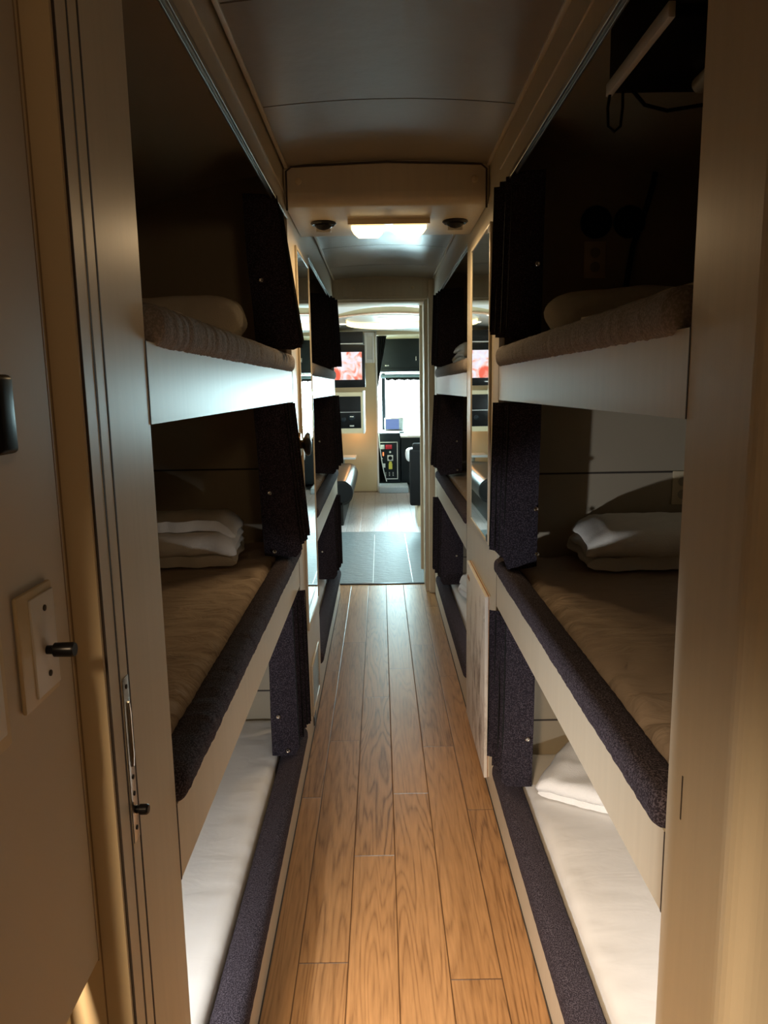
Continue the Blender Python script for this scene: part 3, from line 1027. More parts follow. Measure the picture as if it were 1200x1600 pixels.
# loose sheet edges over the padded edge of the top bunks
def sheet_edge(side, y0, y1, z, label, seed):
    x = XL if side == 'L' else XR
    s = -1 if side == 'L' else 1
    bm = bmesh.new()
    nx, ny = 14, 60
    g = []
    for i in range(nx + 1):
        row = []
        for j in range(ny + 1):
            u, v = i / nx, j / ny
            y = y0 + (y1 - y0) * v
            w_ = math.sin(v * PI) ** 0.4
            px = x + s * (0.062 + 0.25 * u - 0.02 * fold(Vector((0, y, 0)), (1, 8, 1), seed) * (1 - u))
            pz = z + 0.012 * fold(Vector((px, y, 0)), (9, 14, 1), seed + 2, 0.8) + 0.020 * math.sin(min(1, u * 1.4) * PI) * w_ * (0.4 + 0.6 * (1 - v))
            row.append((px, y, pz))
        g.append(row)
    top = [[bm.verts.new(p) for p in r] for r in g]
    bot = [[bm.verts.new((p[0], p[1], p[2] - 0.004)) for p in r] for r in g]
    for i in range(nx):
        for j in range(ny):
            bm.faces.new((top[i][j], top[i + 1][j], top[i + 1][j + 1], top[i][j + 1]))
            bm.faces.new((bot[i][j], bot[i][j + 1], bot[i + 1][j + 1], bot[i + 1][j]))
    for i in range(nx):
        bm.faces.new((bot[i][0], bot[i + 1][0], top[i + 1][0], top[i][0]))
        bm.faces.new((bot[i + 1][ny], bot[i][ny], top[i][ny], top[i + 1][ny]))
    for j in range(ny):
        bm.faces.new((bot[0][j + 1], bot[0][j], top[0][j], top[0][j + 1]))
        bm.faces.new((bot[nx][j], bot[nx][j + 1], top[nx][j + 1], top[nx][j]))
    o = obj('bed_sheet', bm, M['sheet_brown'], None, 180)
    tag(o, label, 'sheet')

sheet_edge('L', 1.03, 2.25, 1.637, 'rumpled tan sheet edge along the near left top bunk', 2)
sheet_edge('R', 0.94, 2.05, 1.637, 'rumpled tan sheet edge along the near right top bunk', 8)

# ------------------------------------------------------------------ things on the end walls of the near right top bunk
yw = NEAR['R'][1] + 0.05
for cx, lab in ((0.700, 'round black speaker grille beside the outlet in the near right top bunk'), (0.806, 'round black speaker grille behind the hanging cable, near right top bunk')):
    v = thing('bunk_speaker', (cx, yw, 2.01), lab, 'speaker', 'bunk speakers')
    bm = bmesh.new()
    bm_lathe(bm, [(0.046, 0.0), (0.050, 0.0), (0.050, 0.008), (0.046, 0.012)], (cx, yw - 0.0005, 2.01), (0, -1, 0), 32)
    obj('ring', bm, M['black_plastic'], v, 30)
    bm = bmesh.new()
    bm_lathe(bm, [(0.045, 0.004), (0.044, 0.011), (0.020, 0.016), (0.004, 0.017)], (cx, yw, 2.01), (0, -1, 0), 32)
    obj('grille', bm, M['speaker'], v, 30)
def outlet(cx, y, cz, label):
    v = thing('wall_outlet', (cx, y, cz), label, 'outlet')
    box('plate', cx - 0.035, cx + 0.035, y - 0.005, y - 0.0005, cz - 0.057, cz + 0.057, M['ivory'], v, 0.003)
    for dz in (-0.022, 0.022):
        bm = bmesh.new()
        bm_lathe(bm, [(0.016, 0.004), (0.016, 0.0065), (0.014, 0.0075)], (cx, y, cz + dz), (0, -1, 0), 20)
        bm_box(bm, cx - 0.007, cx - 0.005, y - 0.0085, y - 0.007, cz + dz - 0.004, cz + dz + 0.005)
        bm_box(bm, cx + 0.005, cx + 0.007, y - 0.0085, y - 0.007, cz + dz - 0.004, cz + dz + 0.005)
        obj('socket', bm, M['laminate_in'], v, 30)
outlet(0.70, yw, 1.895, 'beige wall outlet below the speakers in the near right top bunk')
outlet(1.02, yw, 1.15, 'beige wall outlet on the end wall of the near right middle bunk')
bm = bmesh.new()
bm_tube(bm, [(0.885, yw - 0.02, 2.20), (0.872, yw - 0.02, 2.12), (0.850, yw - 0.022, 2.04), (0.815, yw - 0.02, 1.93), (0.800, yw - 0.03, 1.85), (0.795, yw - 0.02, 1.78), (0.785, yw - 0.03, 1.70)], 0.009, 10)
tag(obj('cable', bm, M['black_plastic'], None, 60), 'thick black cable hanging down the end wall of the near right top bunk', 'cable')

fs = thing('folding_screen_unit', (0.60, 1.45, 2.2), 'dark folding screen unit with a pale lower edge hung over the near right top bunk', 'screen')
box('casing', 0.474, 0.80, 1.28, 1.62, 2.10, 2.235, M['black_vinyl'], fs, 0.008)
box('pale_edge', 0.468, 0.480, 1.285, 1.615, 2.073, 2.098, M['white_plastic'], fs, 0.002)
box('screen_panel', 0.480, 0.80, 1.30, 1.61, 2.078, 2.098, M['black_plastic'], fs, 0.004)
bm = bmesh.new()
bm_cyl(bm, (0.62, 1.30, 2.060), (0.62, 1.52, 2.060), 0.016, n=16)
obj('hinge_tube', bm, M['laminate_in'], fs, 40)
bm = bmesh.new()
bm_tube(bm, [(0.474, 1.600, 2.085), (0.470, 1.604, 2.05), (0.472, 1.604, 2.015), (0.485, 1.604, 2.005), (0.497, 1.604, 2.015), (0.500, 1.604, 2.05), (0.498, 1.60, 2.085)], 0.003, 8)
obj('cord_loop', bm, M['black_plastic'], fs, 60)
bm = bmesh.new()
bm_tube(bm, [(0.52, 1.60, 2.078), (0.55, 1.62, 2.060), (0.60, 1.63, 2.052), (0.68, 1.62, 2.060)], 0.004, 8)
obj('cord', bm, M['black_plastic'], fs, 60)

# ------------------------------------------------------------------ reading lamps inside the bunks (out of sight behind the near posts)
def reading_lamp(x, y, z, power, label, s, color=(0.97, 0.98, 1.0), aim=(0, 1.0, -0.25)):
    v = thing('reading_lamp', (x, y, z), label, 'lamp', 'bunk reading lamps')
    bm = bmesh.new()
    bm_lathe(bm, [(0.030, 0.0), (0.030, 0.012), (0.022, 0.02)], (x, y, z), (0, 1, 0), 24)
    obj('base', bm, M['ivory'], v, 30)
    bm = bmesh.new()
    bm_lathe(bm, [(0.020, 0.02), (0.022, 0.045), (0.016, 0.060)], (x, y, z), (0, 1, 0), 24)
    obj('lens', bm, M['read_glow'], v, 30)
    area('reading_lamp_light', (x, y + 0.068, z), (x + aim[0], y + 0.068 + aim[1], z + aim[2]), 0.04, 0.04, power, color)

reading_lamp(-0.55, NEAR['L'][0] - 0.04, 0.60, 9.0, 'small lit reading lamp at the near end of the near left bottom bunk', -1, aim=(1.0, 1.2, 0.25))
reading_lamp(0.80, NEAR['R'][0] - 0.04, 0.62, 3.6, 'small lit reading lamp at the near end of the near right bottom bunk', 1)
reading_lamp(-0.80, FAR['L'][0] - 0.03, 0.62, 1.8, 'small lit reading lamp in the far left bottom bunk', -1)
reading_lamp(0.86, FAR['R'][0] - 0.03, 0.62, 1.8, 'small lit reading lamp in the far right bottom bunk', 1)

# ------------------------------------------------------------------ mirrors
def mirror(side, y0, y1, z0, z1, label):
    x = XL if side == 'L' else XR
    s = -1 if side == 'L' else 1
    v = thing('wall_mirror', (x, (y0 + y1) / 2, z0), label, 'mirror', 'tall corridor mirrors')
    a, b = sorted((x - s * 0.0005, x - s * 0.006))
    box('glass', a, b, y0, y1, z0, z1, M['mirror'], v)
    a, b = sorted((x - s * 0.0005, x - s * 0.009))
    fw = 0.012
    bm = bmesh.new()
    for (ya, yb, za, zb) in ((y0 - fw, y0, z0 - fw, z1 + fw), (y1, y1 + fw, z0 - fw, z1 + fw), (y0, y1, z0 - fw, z0), (y0, y1, z1, z1 + fw)):
        bm_box(bm, a, b, ya, yb, za, zb, 0.002)
    obj('frame', bm, M['laminate'], v, 35)
    if side == 'R':
        for zc in (z0 + 0.01, z1 - 0.01):
            bm = bmesh.new()
            bm_box(bm, x - 0.010, x - 0.006, y0 + 0.0, y0 + 0.03, zc - 0.012, zc + 0.012, 0.001)
            obj('clip', bm, M['black_plastic'], v)
mirror('L', 2.96, 3.44, 0.52, 2.03, 'tall narrow mirror on the left pillar between the bunk stacks')
mirror('R', 2.60, 3.10, 0.95, 2.03, 'tall mirror on the right pillar above the scuffed cupboard door')

k = thing('door_knob', (XL, 2.86, 1.29), 'round dark knob with brass rim on the left pillar beside the mirror', 'knob')
bm = bmesh.new()
bm_lathe(bm, [(0.045, 0.0), (0.048, 0.004), (0.040, 0.010), (0.018, 0.012)], (XL + 0.0005, 2.86, 1.29), (1, 0, 0), 32)
obj('rim', bm, M['brass'], k, 30)
bm = bmesh.new()
bm_lathe(bm, [(0.015, 0.010), (0.018, 0.018), (0.040, 0.028), (0.046, 0.036), (0.040, 0.046), (0.018, 0.050)], (XL, 2.86, 1.29), (1, 0, 0), 32)
obj('grip', bm, M['black_plastic'], k, 30)

g = thing('air_grille', (XL, 3.18, 0.2), 'small framed return air grille low on the left pillar', 'grille')
bm = bmesh.new()
for (ya, yb, za, zb) in ((3.03, 3.045, 0.09, 0.32), (3.355, 3.37, 0.09, 0.32), (3.045, 3.355, 0.09, 0.105), (3.045, 3.355, 0.305, 0.32)):
    bm_box(bm, XL + 0.0005, XL + 0.008, ya, yb, za, zb, 0.002)
obj('frame', bm, M['laminate'], g, 35)
bm = bmesh.new()
for q in range(16):
    z = 0.112 + q * 0.0125
    bm_box(bm, XL + 0.0005, XL + 0.005, 3.046, 3.354, z, z + 0.006)
obj('louvres', bm, M['steel'], g)
bm = bmesh.new()
bm_box(bm, XL + 0.0005, XL + 0.004, 3.08, 3.16, 0.025, 0.065, 0.001)
tag(obj('floor_latch', bm, M['black_plastic']), 'small black latch at the foot of the left pillar below the grille', 'latch')

# scuffed cupboard door on the right pillar
cd = thing('cupboard_door', (0.378, 2.83, 0.06), 'scuffed white cupboard door standing proud of the right pillar below the mirror', 'cupboard door')
box('panel', 0.366, 0.3785, 2.56, 3.13, 0.055, 0.755, M['worn'], cd, 0.002)
box('wood_core', 0.3786, 0.3815, 2.562, 3.128, 0.057, 0.757, M['wood_edge'], cd, 0.0)
box('backing', 0.3816, 0.3855, 2.562, 3.128, 0.057, 0.755, M['laminate'], cd, 0.0)
bm = bmesh.new()
bm_box(bm, 0.3645, 0.366, 3.02, 3.08, 0.690, 0.706, 0.0007)
obj('finger_pull', bm, M['wood_edge'], cd)
bm = bmesh.new()
for zc in (0.16, 0.66):
    bm_lathe(bm, [(0.006, 0.0), (0.006, 0.0015), (0.003, 0.002)], (0.366, 2.585, zc), (-1, 0, 0), 12)
    obj('hinge_screw', bm, M['steel'], cd, 30)
    bm = bmesh.new()
bm.free()

# ------------------------------------------------------------------ near left fittings
ls = thing('dimmer_switch', (-0.345, 0.70, 1.255), 'ivory dimmer switch plate with a black knob on the near left wall', 'switch')
box('plate', -0.345 + 0.0003, -0.339, 0.662, 0.737, 1.197, 1.313, M['ivory'], ls, 0.003)
ip = box('inner_plate', -0.3395, -0.3365, 0.683, 0.733, 1.205, 1.305, M['white_plastic'], ls, 0.0012)
for zc in (1.290, 1.222):
    bm = bmesh.new()
    bm_lathe(bm, [(0.0032, 0.0), (0.0032, 0.0012), (0.002, 0.0016)], (-0.3367, 0.710, zc), (1, 0, 0), 12)
    obj('screw', bm, M['seam'], ip, 30)
bm = bmesh.new()
bm_lathe(bm, [(0.0045, 0.0), (0.0045, 0.006), (0.0072, 0.008), (0.0075, 0.026), (0.0066, 0.028)], (-0.3367, 0.708, 1.247), (1, 0, 0), 20)
obj('knob', bm, M['black_plastic'], ip, 30)
s2 = thing('switch_plate', (-0.345, 0.58, 1.255), 'second ivory switch plate cut off by the left edge of the view', 'switch')
box('plate', -0.345 + 0.0003, -0.339, 0.555, 0.632, 1.185, 1.30, M['ivory'], s2, 0.003)
box('inner_plate', -0.3395, -0.3365, 0.57, 0.62, 1.20, 1.288, M['white_plastic'], s2, 0.0012)
hk = thing('coat_hook', (-0.345, 0.66, 1.48), 'black rounded handle at the left edge, above the dimmer switch', 'handle')
box('grip', -0.338, -0.326, 0.640, 0.672, 1.447, 1.517, M['black_plastic'], hk, 0.005, 3)
box('mount', -0.345 + 0.0003, -0.337, 0.648, 0.664, 1.455, 1.509, M['black_plastic'], hk)

fl = thing('sliding_door_latch', (XL, 0.85, 1.06), 'steel flush latch with pull slot set in the near left door edge', 'latch')
fp = box('plate', XL + 0.0016, XL + 0.0028, 0.841, 0.860, 0.945, 1.160, M['steel'], fl, 0.0005)
bm = bmesh.new()
bm_tube(bm, [(XL + 0.0035, 0.850, 1.045), (XL + 0.0045, 0.850, 1.06), (XL + 0.0045, 0.850, 1.115), (XL + 0.0035, 0.850, 1.128)], 0.0028, 8)
obj('pull', bm, M['chrome'], fl, 60)
bm = bmesh.new()
for zc in (1.148, 1.030, 1.008, 0.962):
    bm_lathe(bm, [(0.003, 0.0), (0.003, 0.001), (0.0018, 0.0014)], (XL + 0.0028, 0.850, zc), (1, 0, 0), 12)
    obj('screw', bm, M['seam'], fp, 30)
    bm = bmesh.new()
bm.free()
bm = bmesh.new()
bm_lathe(bm, [(0.005, 0.0), (0.005, 0.004), (0.0066, 0.005), (0.0066, 0.014), (0.005, 0.016)], (XL + 0.0028, 0.852, 0.985), (1, 0, 0), 18)
obj('turn_knob', bm, M['black_plastic'], fl, 30)

# ------------------------------------------------------------------ front lounge: floor mat
bm = bmesh.new()
pl = [(-0.80, 5.58), (0.70, 5.58), (0.70, 6.95)]
for q in range(9):
    a = PI / 2 * q / 8
    pl.append((0.10 + 0.60 * math.cos(a), 6.95 + 0.72 * math.sin(a)))
pl += [(-0.80, 7.67)]
bm_prism(bm, pl, 'z', 0.0008, 0.004)
fm = obj('floor_mat', bm, M['floor_mat'])
tag(fm, 'glossy dark floor mat just past the doorway, with a curved far corner', 'mat')
bm = bmesh.new()
for x in (-0.075, 0.235):
    bm_box(bm, x - 0.0018, x + 0.0018, 5.58, 7.5, 0.004, 0.0045)
obj('mat_seam', bm, M['steel'], fm)

# lounge ceiling
bm = bmesh.new()
def lz(x): return 2.285 - 0.06 * ((x - 0.035) / 0.9) ** 2
xs = [OL - 0.03 + (OR - OL + 0.06) * q / 24 for q in range(25)]
bm_prism(bm, [(x, lz(x)) for x in xs] + [(OR + 0.03, 2.62), (OL - 0.03, 2.62)], 'y', 5.63, 10.68)
lc = struct(obj('ceiling', bm, M['ceil_white'], None, 30))
bm = bmesh.new()
def az(x): return 2.208 - 0.09 * ((x - 0.10) / 0.8) ** 2
def at(x): return 2.258 - 0.17 * ((x - 0.12) / 0.8) ** 2 if abs(x - 0.12) > 0.0 else 2.258
xs = [-0.95 + 2.0 * q / 28 for q in range(29)]
bm_prism(bm, [(x, az(x)) for x in xs] + [(x, max(at(x), az(x) + 0.008)) for x in reversed(xs)], 'y', 7.2, 7.32)
obj('ceiling_arch', bm, M['lounge_cream'], lc, 30)
bm = bmesh.new()
bm_prism(bm, [(x, az(x) - 0.012) for x in xs] + [(x, az(x) - 0.001) for x in reversed(xs)], 'y', 7.19, 7.30)
obj('arch_trim', bm, M['wood_edge'], lc, 30)
# lowered centre with glowing ring
rg = thing('ring_ceiling_lamp', (0.09, 8.9, 2.27), 'glowing oval ring lamp under the front lounge ceiling', 'lamp')
def oval(cx, cy, a, b, n=48, p=1.0):
    return [(cx + a * math.copysign(abs(math.cos(2 * PI * q / n)) ** p, math.cos(2 * PI * q / n)), cy + b * math.copysign(abs(math.sin(2 * PI * q / n)) ** p, math.sin(2 * PI * q / n))) for q in range(n)]
bm = bmesh.new()
bm_prism(bm, oval(0.09, 8.75, 0.47, 0.68, 48, 0.8), 'z', 2.258, 2.275)
obj('tray', bm, M['ceil_white'], rg)
# crescent of warm glass along the far half, leaning towards the aisle
bm = bmesh.new()
nq = 30
rows = []
for q in range(nq + 1):
    a = PI * (0.0 + 1.0 * q / nq)
    t = math.sin(a) ** 0.5
    ox, oy = 0.08 + 0.445 * math.cos(a), 8.62 + 0.66 * math.sin(a)
    ix, iy = 0.08 + 0.43 * math.cos(a), 8.60 + (0.66 - 0.34 * t) * math.sin(a)
    rows.append(((ox, oy, 2.206), (ix, iy, 2.252)))
vt = [(bm.verts.new(o_), bm.verts.new(i_), bm.verts.new((o_[0], o_[1], 2.2575)), bm.verts.new((i_[0], i_[1], 2.2575))) for o_, i_ in rows]
for a_, b_ in zip(vt, vt[1:]):
    bm.faces.new((a_[0], b_[0], b_[1], a_[1]))
    bm.faces.new((a_[2], a_[3], b_[3], b_[2]))
    bm.faces.new((a_[1], b_[1], b_[3], a_[3]))
    bm.faces.new((a_[0], a_[2], b_[2], b_[0]))
bm.faces.new(vt[0]); bm.faces.new(vt[-1])
obj('glowing_crescent', bm, M['ring_glow'], rg)
for q, (x, y) in enumerate(((-0.46, 8.2), (-0.42, 9.1), (0.04, 7.75), (0.10, 9.62), (0.58, 8.2), (0.56, 9.0), (0.05, 8.30))):
    names = ('left of the ring lamp, nearer', 'left of the ring lamp, farther', 'just before the ring lamp', 'just beyond the ring lamp',
             'right of the ring lamp, nearer', 'right of the ring lamp, farther', 'inside the ring lamp')
    z = lz(x) if q != 6 else 2.256
    v = thing('recessed_spotlight', (x, y, z), 'small round lit spotlight in the lounge ceiling, ' + names[q], 'spotlight', 'lounge ceiling spotlights')
    bm = bmesh.new(); bm_lathe(bm, [(0.062, 0.004), (0.062, -0.006), (0.05, -0.010)], (x, y, z), (0, 0, 1), 24)
    obj('rim', bm, M['white_plastic'], v, 30)
    bm = bmesh.new(); bm_lathe(bm, [(0.048, -0.010), (0.044, -0.016), (0.01, -0.018)], (x, y, z), (0, 0, 1), 24)
    obj('lens', bm, M['spot_glow'], v, 30)

# partition wall on the left of the lounge
bm = bmesh.new()
bm_box(bm, OL, -0.053, 10.70, 10.74, 0, 2.62)
wf = struct(obj('wall_front_left', bm, M['lounge_cream']))
bm = bmesh.new(); bm_box(bm, -0.053, -0.028, 10.69, 10.75, 0, 2.62, 0.003)
obj('edge_strip', bm, M['white_plastic'], wf, 35)
bm = bmesh.new(); bm_box(bm, OL, -0.053, 10.68, 10.70, 0, 0.02)
obj('base_strip', bm, M['tan_seam'], wf)
bm = bmesh.new()
bm_box(bm, -0.03, OR, 10.6, 11.6, 2.23, 2.62)
struct(obj('wall_front_header', bm, M['lounge_cream']))
lv = thing('louvre_vent', (-0.12, 10.68, 2.03), 'white framed vertical louvre vent high on the cream lounge wall', 'vent')
bm = bmesh.new()
for (a, b, c, d_) in ((-0.205, -0.175, 1.85, 2.27), (-0.095, -0.065, 1.85, 2.27), (-0.175, -0.095, 1.85, 1.90), (-0.175, -0.095, 2.22, 2.27)):
    bm_box(bm, a, b, 10.66, 10.699, c, d_, 0.003)
obj('frame', bm, M['white_plastic'], lv, 35)
bm = bmesh.new()
bm_box(bm, -0.175, -0.095, 10.685, 10.699, 1.90, 2.22)
obj('back_plate', bm, M['steel'], lv)
bm = bmesh.new()
for q in range(20):
    bm_box(bm, -0.172, -0.098, 10.67, 10.684, 1.905 + q * 0.016, 1.911 + q * 0.016)
obj('slats', bm, M['dash'], lv)

# television and cabinets over the sofa
tv = thing('television', (-0.58, 9.42, 1.5), 'black flat television showing a pink and white picture, hung in the front lounge', 'television')
tc = box('casing', -1.00, -0.176, 9.40, 9.46, 1.51, 2.03, M['black_plastic'], tv, 0.008)
box('display', -0.94, -0.215, 9.394, 9.3995, 1.605, 1.945, M['screen'], tc)
box('badge', -0.62, -0.56, 9.395, 9.3995, 1.555, 1.563, M['steel'], tc)
oc = thing('overhead_cabinet', (-0.65, 9.7, 2.05), 'dark overhead cabinet above the television', 'cabinet')
box('carcass', -1.14, -0.20, 9.52, 10.3, 2.06, 2.20, M['black_vinyl'], oc, 0.004)
box('rail', -1.14, -0.20, 9.505, 9.52, 2.045, 2.060, M['steel'], oc)
mc = thing('oven_cabinet', (-0.65, 9.6, 0.93), 'cream cabinet with a dark glass oven door under the television', 'cabinet')
bm = bmesh.new()
bm_box(bm, -1.14, -0.215, 9.42, 9.90, 0.935, 1.45)
obj('carcass', bm, M['lounge_cream'], mc)
box('edge_strip', -0.215, -0.195, 9.41, 9.90, 0.93, 1.47, M['white_plastic'], mc, 0.003)
od = box('oven_door', -0.90, -0.240, 9.412, 9.42, 1.00, 1.40, M['black_plastic'], mc, 0.002)
box('shelf_line', -0.90, -0.240, 9.408, 9.412, 1.20, 1.206, M['steel'], od)
bm = bmesh.new()
bm_lathe(bm, [(0.04, 0), (0.045, 0.01), (0.03, 0.02)], (-0.36, 9.412, 1.135), (0, -1, 0), 20)
bm_lathe(bm, [(0.03, 0), (0.03, 0.01), (0.02, 0.015)], (-0.46, 9.412, 1.11), (0, -1, 0), 20)
obj('dial', bm, M['navy'], od, 30)
bm = bmesh.new(); bm_box(bm, -0.38, -0.335, 9.385, 9.392, 1.14, 1.153, 0.002)
obj('handle', bm, M['chrome'], od)
bm = bmesh.new(); bm_box(bm, -0.385, -0.33, 9.40, 9.411, 1.022, 1.040, 0.002)
obj('control_knob', bm, M['steel'], od)
point('under_cabinet_light', (-0.34, 10.42, 0.86), 2.6, (1.0, 0.45, 0.15), 0.04)
uc = box('under_cabinet_lamp', -0.60, -0.30, 9.92, 9.98, 0.915, 0.934, M['ivory'], None, 0.003)
tag(uc, 'slim lamp under the oven cabinet casting an orange glow', 'lamp')

# sofa
sf = thing('leather_sofa', (-0.7, 9.0, 0.1), 'black leather sofa along the left wall of the front lounge, rounded front edge', 'sofa')
bm = bmesh.new(); bm_box(bm, -1.14, -0.42, 8.05, 10.0, 0.0, 0.28, 0.01)
obj('base', bm, M['black_vinyl'], sf, 35)
bm = bmesh.new()
pl = [(-1.10, 0.28), (-0.45, 0.23)]
for q in range(13):
    a = -PI / 2 + PI * q / 12
    pl.append((-0.425 + 0.115 * math.cos(a), 0.365 + 0.135 * math.sin(a)))
pl += [(-0.55, 0.50), (-1.10, 0.46)]
bm_prism(bm, pl, 'y', 8.05, 9.95)
obj('seat', bm, M['leather'], sf, 40)
bm = bmesh.new()
bm_cyl(bm, (-0.425, 8.035, 0.365), (-0.425, 8.049, 0.365), 0.105, n=28)
obj('end_cap', bm, M['black_matte'], sf, 30)
bm = bmesh.new()
bm_box(bm, -1.145, -1.0, 8.05, 10.0, 0.40, 0.92, 0.05, 4)
obj('backrest', bm, M['leather'], sf, 40)
bm = bmesh.new(); bm_box(bm, -0.70, -0.34, 10.02, 10.40, 0.545, 0.575, 0.004)
tb = thing('side_table', (-0.5, 10.2, 0.0), 'small white-topped side table beyond the leather sofa', 'table')
obj('table_top', bm, M['white_plastic'], tb, 35)
bm = bmesh.new(); bm_cyl(bm, (-0.52, 10.2, 0.0), (-0.52, 10.2, 0.545), 0.025, n=16)
obj('leg', bm, M['steel'], tb, 40)

# black seat back / cabinet at right
bs = thing('black_seat_back', (0.55, 8.2, 0.0), 'tall black padded seat back at the right just beyond the doorway', 'seat')
bm = bmesh.new(); bm_box(bm, 0.312, 0.70, 7.9, 8.05, 0.235, 0.84, 0.02, 3)
obj('backrest', bm, M['black_matte'], bs, 35)
bm = bmesh.new(); bm_box(bm, 0.345, 0.70, 7.91, 8.04, 0.82, 0.905, 0.02, 3)
obj('headrest', bm, M['black_matte'], bs, 35)
bm = bmesh.new(); bm_box(bm, 0.395, 0.70, 7.93, 8.6, 0.0, 0.24, 0.004)
obj('base', bm, M['ivory'], bs, 35)
ar = thing('white_cushion', (0.42, 9.0, 0.6), 'bright white rounded cushion poking out behind the black seat back', 'cushion')
bm = bmesh.new(); soft(bm, 0.30, 0.60, 8.75, 9.05, 0.62, 0.78, 0.06, 0.03)
obj('cover', bm, M['white_plastic'], ar, 60)
bm = bmesh.new(); bm_cyl(bm, (0.45, 8.9, 0.0), (0.45, 8.9, 0.64), 0.03, n=14)
obj('post', bm, M['steel'], ar, 40)

# control console and step
cc = thing('control_console', (0.13, 11.0, 0.1), 'black console with a framed panel of switches beside the driver area', 'console')
box('body', -0.027, 0.292, 11.0, 11.4, 0.09, 0.835, M['navy'], cc, 0.004)
bm = bmesh.new()
for (a, b, c, d_) in ((-0.02, 0.255, 0.695, 0.706), (-0.02, 0.255, 0.148, 0.159), (0.244, 0.255, 0.148, 0.706)):
    bm_box(bm, a, b, 10.993, 10.9995, c, d_)
obj('panel_frame', bm, M['white_plastic'], cc)
for nm, m_, rc in (('gauge', 'dash', (0.0, 0.06, 0.60, 0.665)), ('gauge', 'dash', (0.012, 0.068, 0.325, 0.385)), ('red_switch', 'red', (0.075, 0.17, 0.60, 0.665)),
                   ('indicator', 'orange', (0.03, 0.05, 0.50, 0.555)), ('selector_plate', 'white_plastic', (0.10, 0.185, 0.425, 0.51)),
                   ('tag', 'yellow', (0.118, 0.172, 0.30, 0.385)), ('tag', 'yellow', (0.125, 0.165, 0.385, 0.415))):
    a, b, c, d_ = rc
    box(nm, a, b, 10.98, 10.9995, c, d_, M[m_], cc, 0.004)
bm = bmesh.new(); bm_lathe(bm, [(0.03, 0.0), (0.028, 0.02), (0.012, 0.022)], (0.142, 10.98, 0.468), (0, -1, 0), 20)
obj('selector_knob', bm, M['black_plastic'], cc, 30)
bm = bmesh.new()
for r in range(3):
    for c in range(3):
        bm_box(bm, 0.065 + c * 0.055, 0.080 + c * 0.055, 10.99, 10.9995, 0.20 + r * 0.022, 0.208 + r * 0.022)
bm_lathe(bm, [(0.016, 0.0), (0.014, 0.01)], (0.142, 10.9995, 0.555), (0, -1, 0), 16)
bm_lathe(bm, [(0.010, 0.0), (0.008, 0.01)], (0.02, 10.9995, 0.46), (0, -1, 0), 16)
obj('small_button', bm, M['white_plastic'], cc)
cp = box('side_cupboard', 0.305, 1.1, 11.02, 11.4, 0.09, 0.76, M['navy'], None, 0.004)
tag(cp, 'dark cupboard to the right of the switch console', 'cupboard')
bm = bmesh.new()
bm_box(bm, 0.30, 1.1, 10.99, 11.42, 0.765, 0.795, 0.006)
tag(obj('counter_ledge', bm, M['white_plastic'], None, 35), 'white ledge on top of the dark cupboard by the windshield', 'ledge')
st = thing('carpeted_step', (0.18, 10.75, 0.0), 'grey-blue carpeted step in front of the switch console', 'step')
box('tread', -0.027, 0.395, 10.55, 11.4, 0.0, 0.088, M['carpet_grey'], st, 0.012, 3)

# dash, windshield, cab
dsh = thing('dashboard', (0.1, 12.2, 0.8), 'pale dashboard shelf below the windshield', 'dashboard')
box('top_surface', OL + 0.01, OR - 0.01, 11.45, 12.55, 0.76, 0.80, M['dash'], dsh, 0.01)
box('front_panel', OL + 0.01, OR - 0.01, 11.47, 11.52, 0.0, 0.76, M['navy'], dsh)
lp = thing('laptop', (0.22, 11.7, 0.80), 'open laptop with a blue picture on the dashboard', 'laptop')
box('base', 0.07, 0.37, 11.55, 11.76, 0.801, 0.818, M['navy'], lp, 0.003)
bm = bmesh.new(); bm_box(bm, 0.07, 0.37, 11.76, 11.775, 0.82, 1.03, 0.004)
ld = obj('lid', bm, M['steel'], lp, 35)
box('display', 0.088, 0.30, 11.756, 11.7598, 0.85, 1.01, M['laptop_glow'], ld)
box('side_display', 0.305, 0.352, 11.756, 11.7598, 0.85, 1.01, M['carpet_grey'], ld)
bm = bmesh.new()
bm_box(bm, OL, OR, 12.6, 12.65, -0.04, 0.78)
bm_box(bm, OL, OR, 12.6, 12.65, 1.80, 2.62)
bm_box(bm, OL, -1.05, 12.6, 12.65, 0.78, 1.80)
bm_box(bm, 1.12, OR, 12.6, 12.65, 0.78, 1.80)
struct(obj('wall_front', bm, M['navy']))
wn = struct(box('window_1', -1.05, 1.12, 12.62, 12.625, 0.78, 1.80, M['pane']))
bm = bmesh.new()
bm_box(bm, 0.035, 0.095, 12.55, 12.60, 0.78, 1.80, 0.006)
obj('window_post', bm, M['navy'], wn, 35)
bm = bmesh.new()
bm_tube(bm, [(0.22, 12.70, 0.75), (0.20, 12.70, 1.15), (0.205, 12.70, 1.50)], 0.008, 8)
tag(obj('windshield_wiper', bm, M['black_plastic'], None, 60), 'thin dark windshield wiper standing upright outside the glass', 'wiper')
fc = thing('cab_overhead_cabinet', (0.5, 11.5, 1.7), 'large dark navy cabinet above the windshield', 'cabinet')
box('carcass', -0.02, 1.15, 11.5, 12.3, 1.74, 2.40, M['navy'], fc, 0.006)
box('lower_rail', -0.02, 1.15, 11.485, 11.50, 1.715, 1.735, M['white_plastic'], fc)
box('handle', 0.555, 0.570, 11.485, 11.4995, 1.90, 1.965, M['chrome'], fc, 0.002)
box('latch', 0.09, 0.15, 11.485, 11.4995, 1.825, 1.84, M['steel'], fc, 0.002)
box('door_line', -0.02, 1.15, 11.497, 11.4995, 1.79, 1.795, M['black_plastic'], fc)
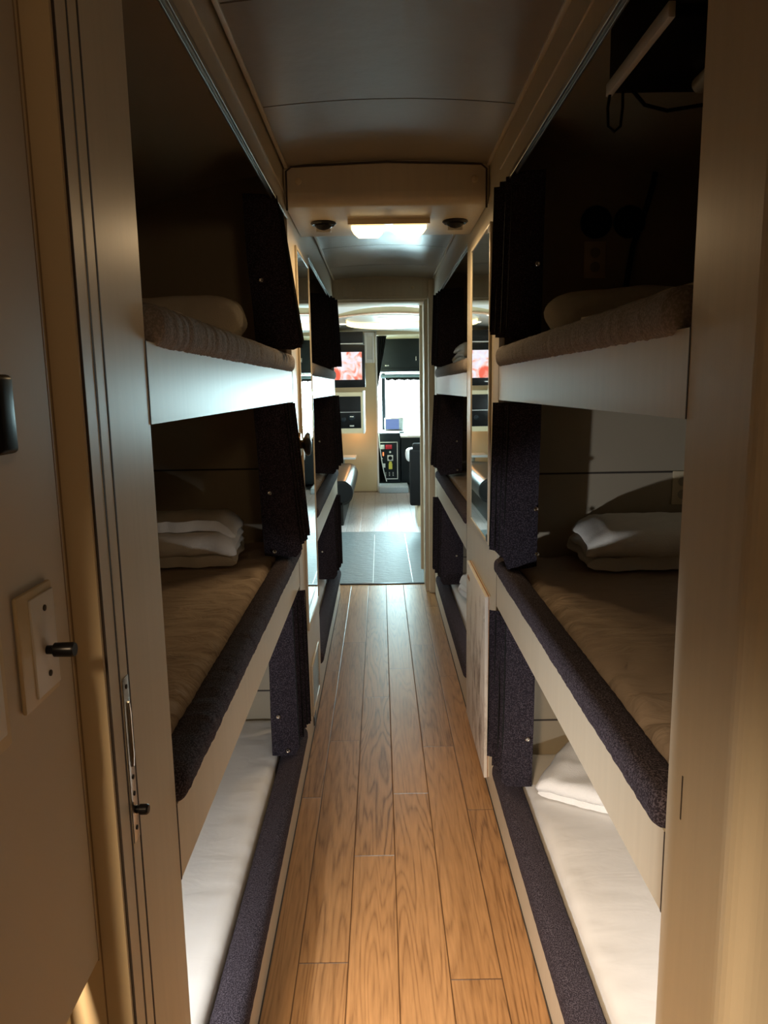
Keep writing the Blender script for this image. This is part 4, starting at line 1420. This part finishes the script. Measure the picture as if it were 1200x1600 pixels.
bl = thing('windshield_blind', (0.5, 11.7, 1.64), 'blue-grey roller blind rolled up at the top of the windshield', 'blind')
bm = bmesh.new(); bm_cyl(bm, (0.02, 11.62, 1.675), (1.15, 11.62, 1.675), 0.030, n=20)
obj('roller', bm, simple('blind_cloth', (0.16, 0.24, 0.28), 0.6), bl, 40)
bm = bmesh.new()
ps = [(0.09, 1.66)]
for q in range(22):
    ps.append((0.10 + q * 0.048, 1.625 + random.uniform(-0.02, 0.012)))
ps += [(1.13, 1.66)]
bm_prism(bm, ps, 'y', 11.60, 11.605)
obj('fringe', bm, M['black_matte'], bl)

# black drape by the partition: a tall gathered curtain and its tied tail
dp = thing('black_drape', (0.0, 10.85, 0.1), 'black drape gathered behind the edge of the cream lounge wall', 'drape')
bm = bmesh.new()
def drape(y, pts_z, mat, nm):
    t = bmesh.new()
    cols = 22
    g = []
    for c in range(cols + 1):
        u = c / cols
        col = []
        for (z, xa, xb) in pts_z:
            x = xa + (xb - xa) * u
            yy = y + 0.018 * math.sin(u * 5 * 2 * PI) + 0.01 * noise.noise(Vector((u * 5, z * 2, 1)))
            col.append((x, yy, z))
        g.append(col)
    F = [[t.verts.new(p) for p in col] for col in g]
    B = [[t.verts.new((p[0], p[1] + 0.006, p[2])) for p in col] for col in g]
    R = len(pts_z)
    for c in range(cols):
        for r in range(R - 1):
            t.faces.new((F[c][r], F[c + 1][r], F[c + 1][r + 1], F[c][r + 1]))
            t.faces.new((B[c][r], B[c][r + 1], B[c + 1][r + 1], B[c + 1][r]))
        t.faces.new((F[c][0], B[c][0], B[c + 1][0], F[c + 1][0]))
        t.faces.new((F[c][-1], F[c + 1][-1], B[c + 1][-1], B[c][-1]))
    for r in range(R - 1):
        t.faces.new((F[0][r], F[0][r + 1], B[0][r + 1], B[0][r]))
        t.faces.new((F[-1][r], B[-1][r], B[-1][r + 1], F[-1][r + 1]))
    obj(nm, t, mat, dp, 60)
drape(10.84, [(2.24, -0.03, 0.115), (2.1, -0.03, 0.09), (1.95, -0.03, 0.062), (1.8, -0.03, 0.03), (1.65, -0.03, 0.0), (1.52, -0.03, -0.02)], M['black_matte'], 'upper_cloth')
drape(10.84, [(0.80, -0.03, -0.018), (0.6, -0.03, 0.0), (0.45, -0.03, 0.02), (0.3, -0.03, 0.045), (0.13, -0.03, 0.075)], M['black_matte'], 'lower_cloth')
bm = bmesh.new()
bm_tube(bm, [(-0.02, 10.83, 0.85), (-0.01, 10.82, 0.65), (0.015, 10.81, 0.45), (0.045, 10.81, 0.28), (0.082, 10.81, 0.14)], 0.007, 8)
obj('edging', bm, M['dash'], dp, 60)
bm = bmesh.new()
bm_box(bm, -6, 6, 12.7, 40, -1.0, -0.9)
struct(obj('floor_outside', bm, M['asphalt']))
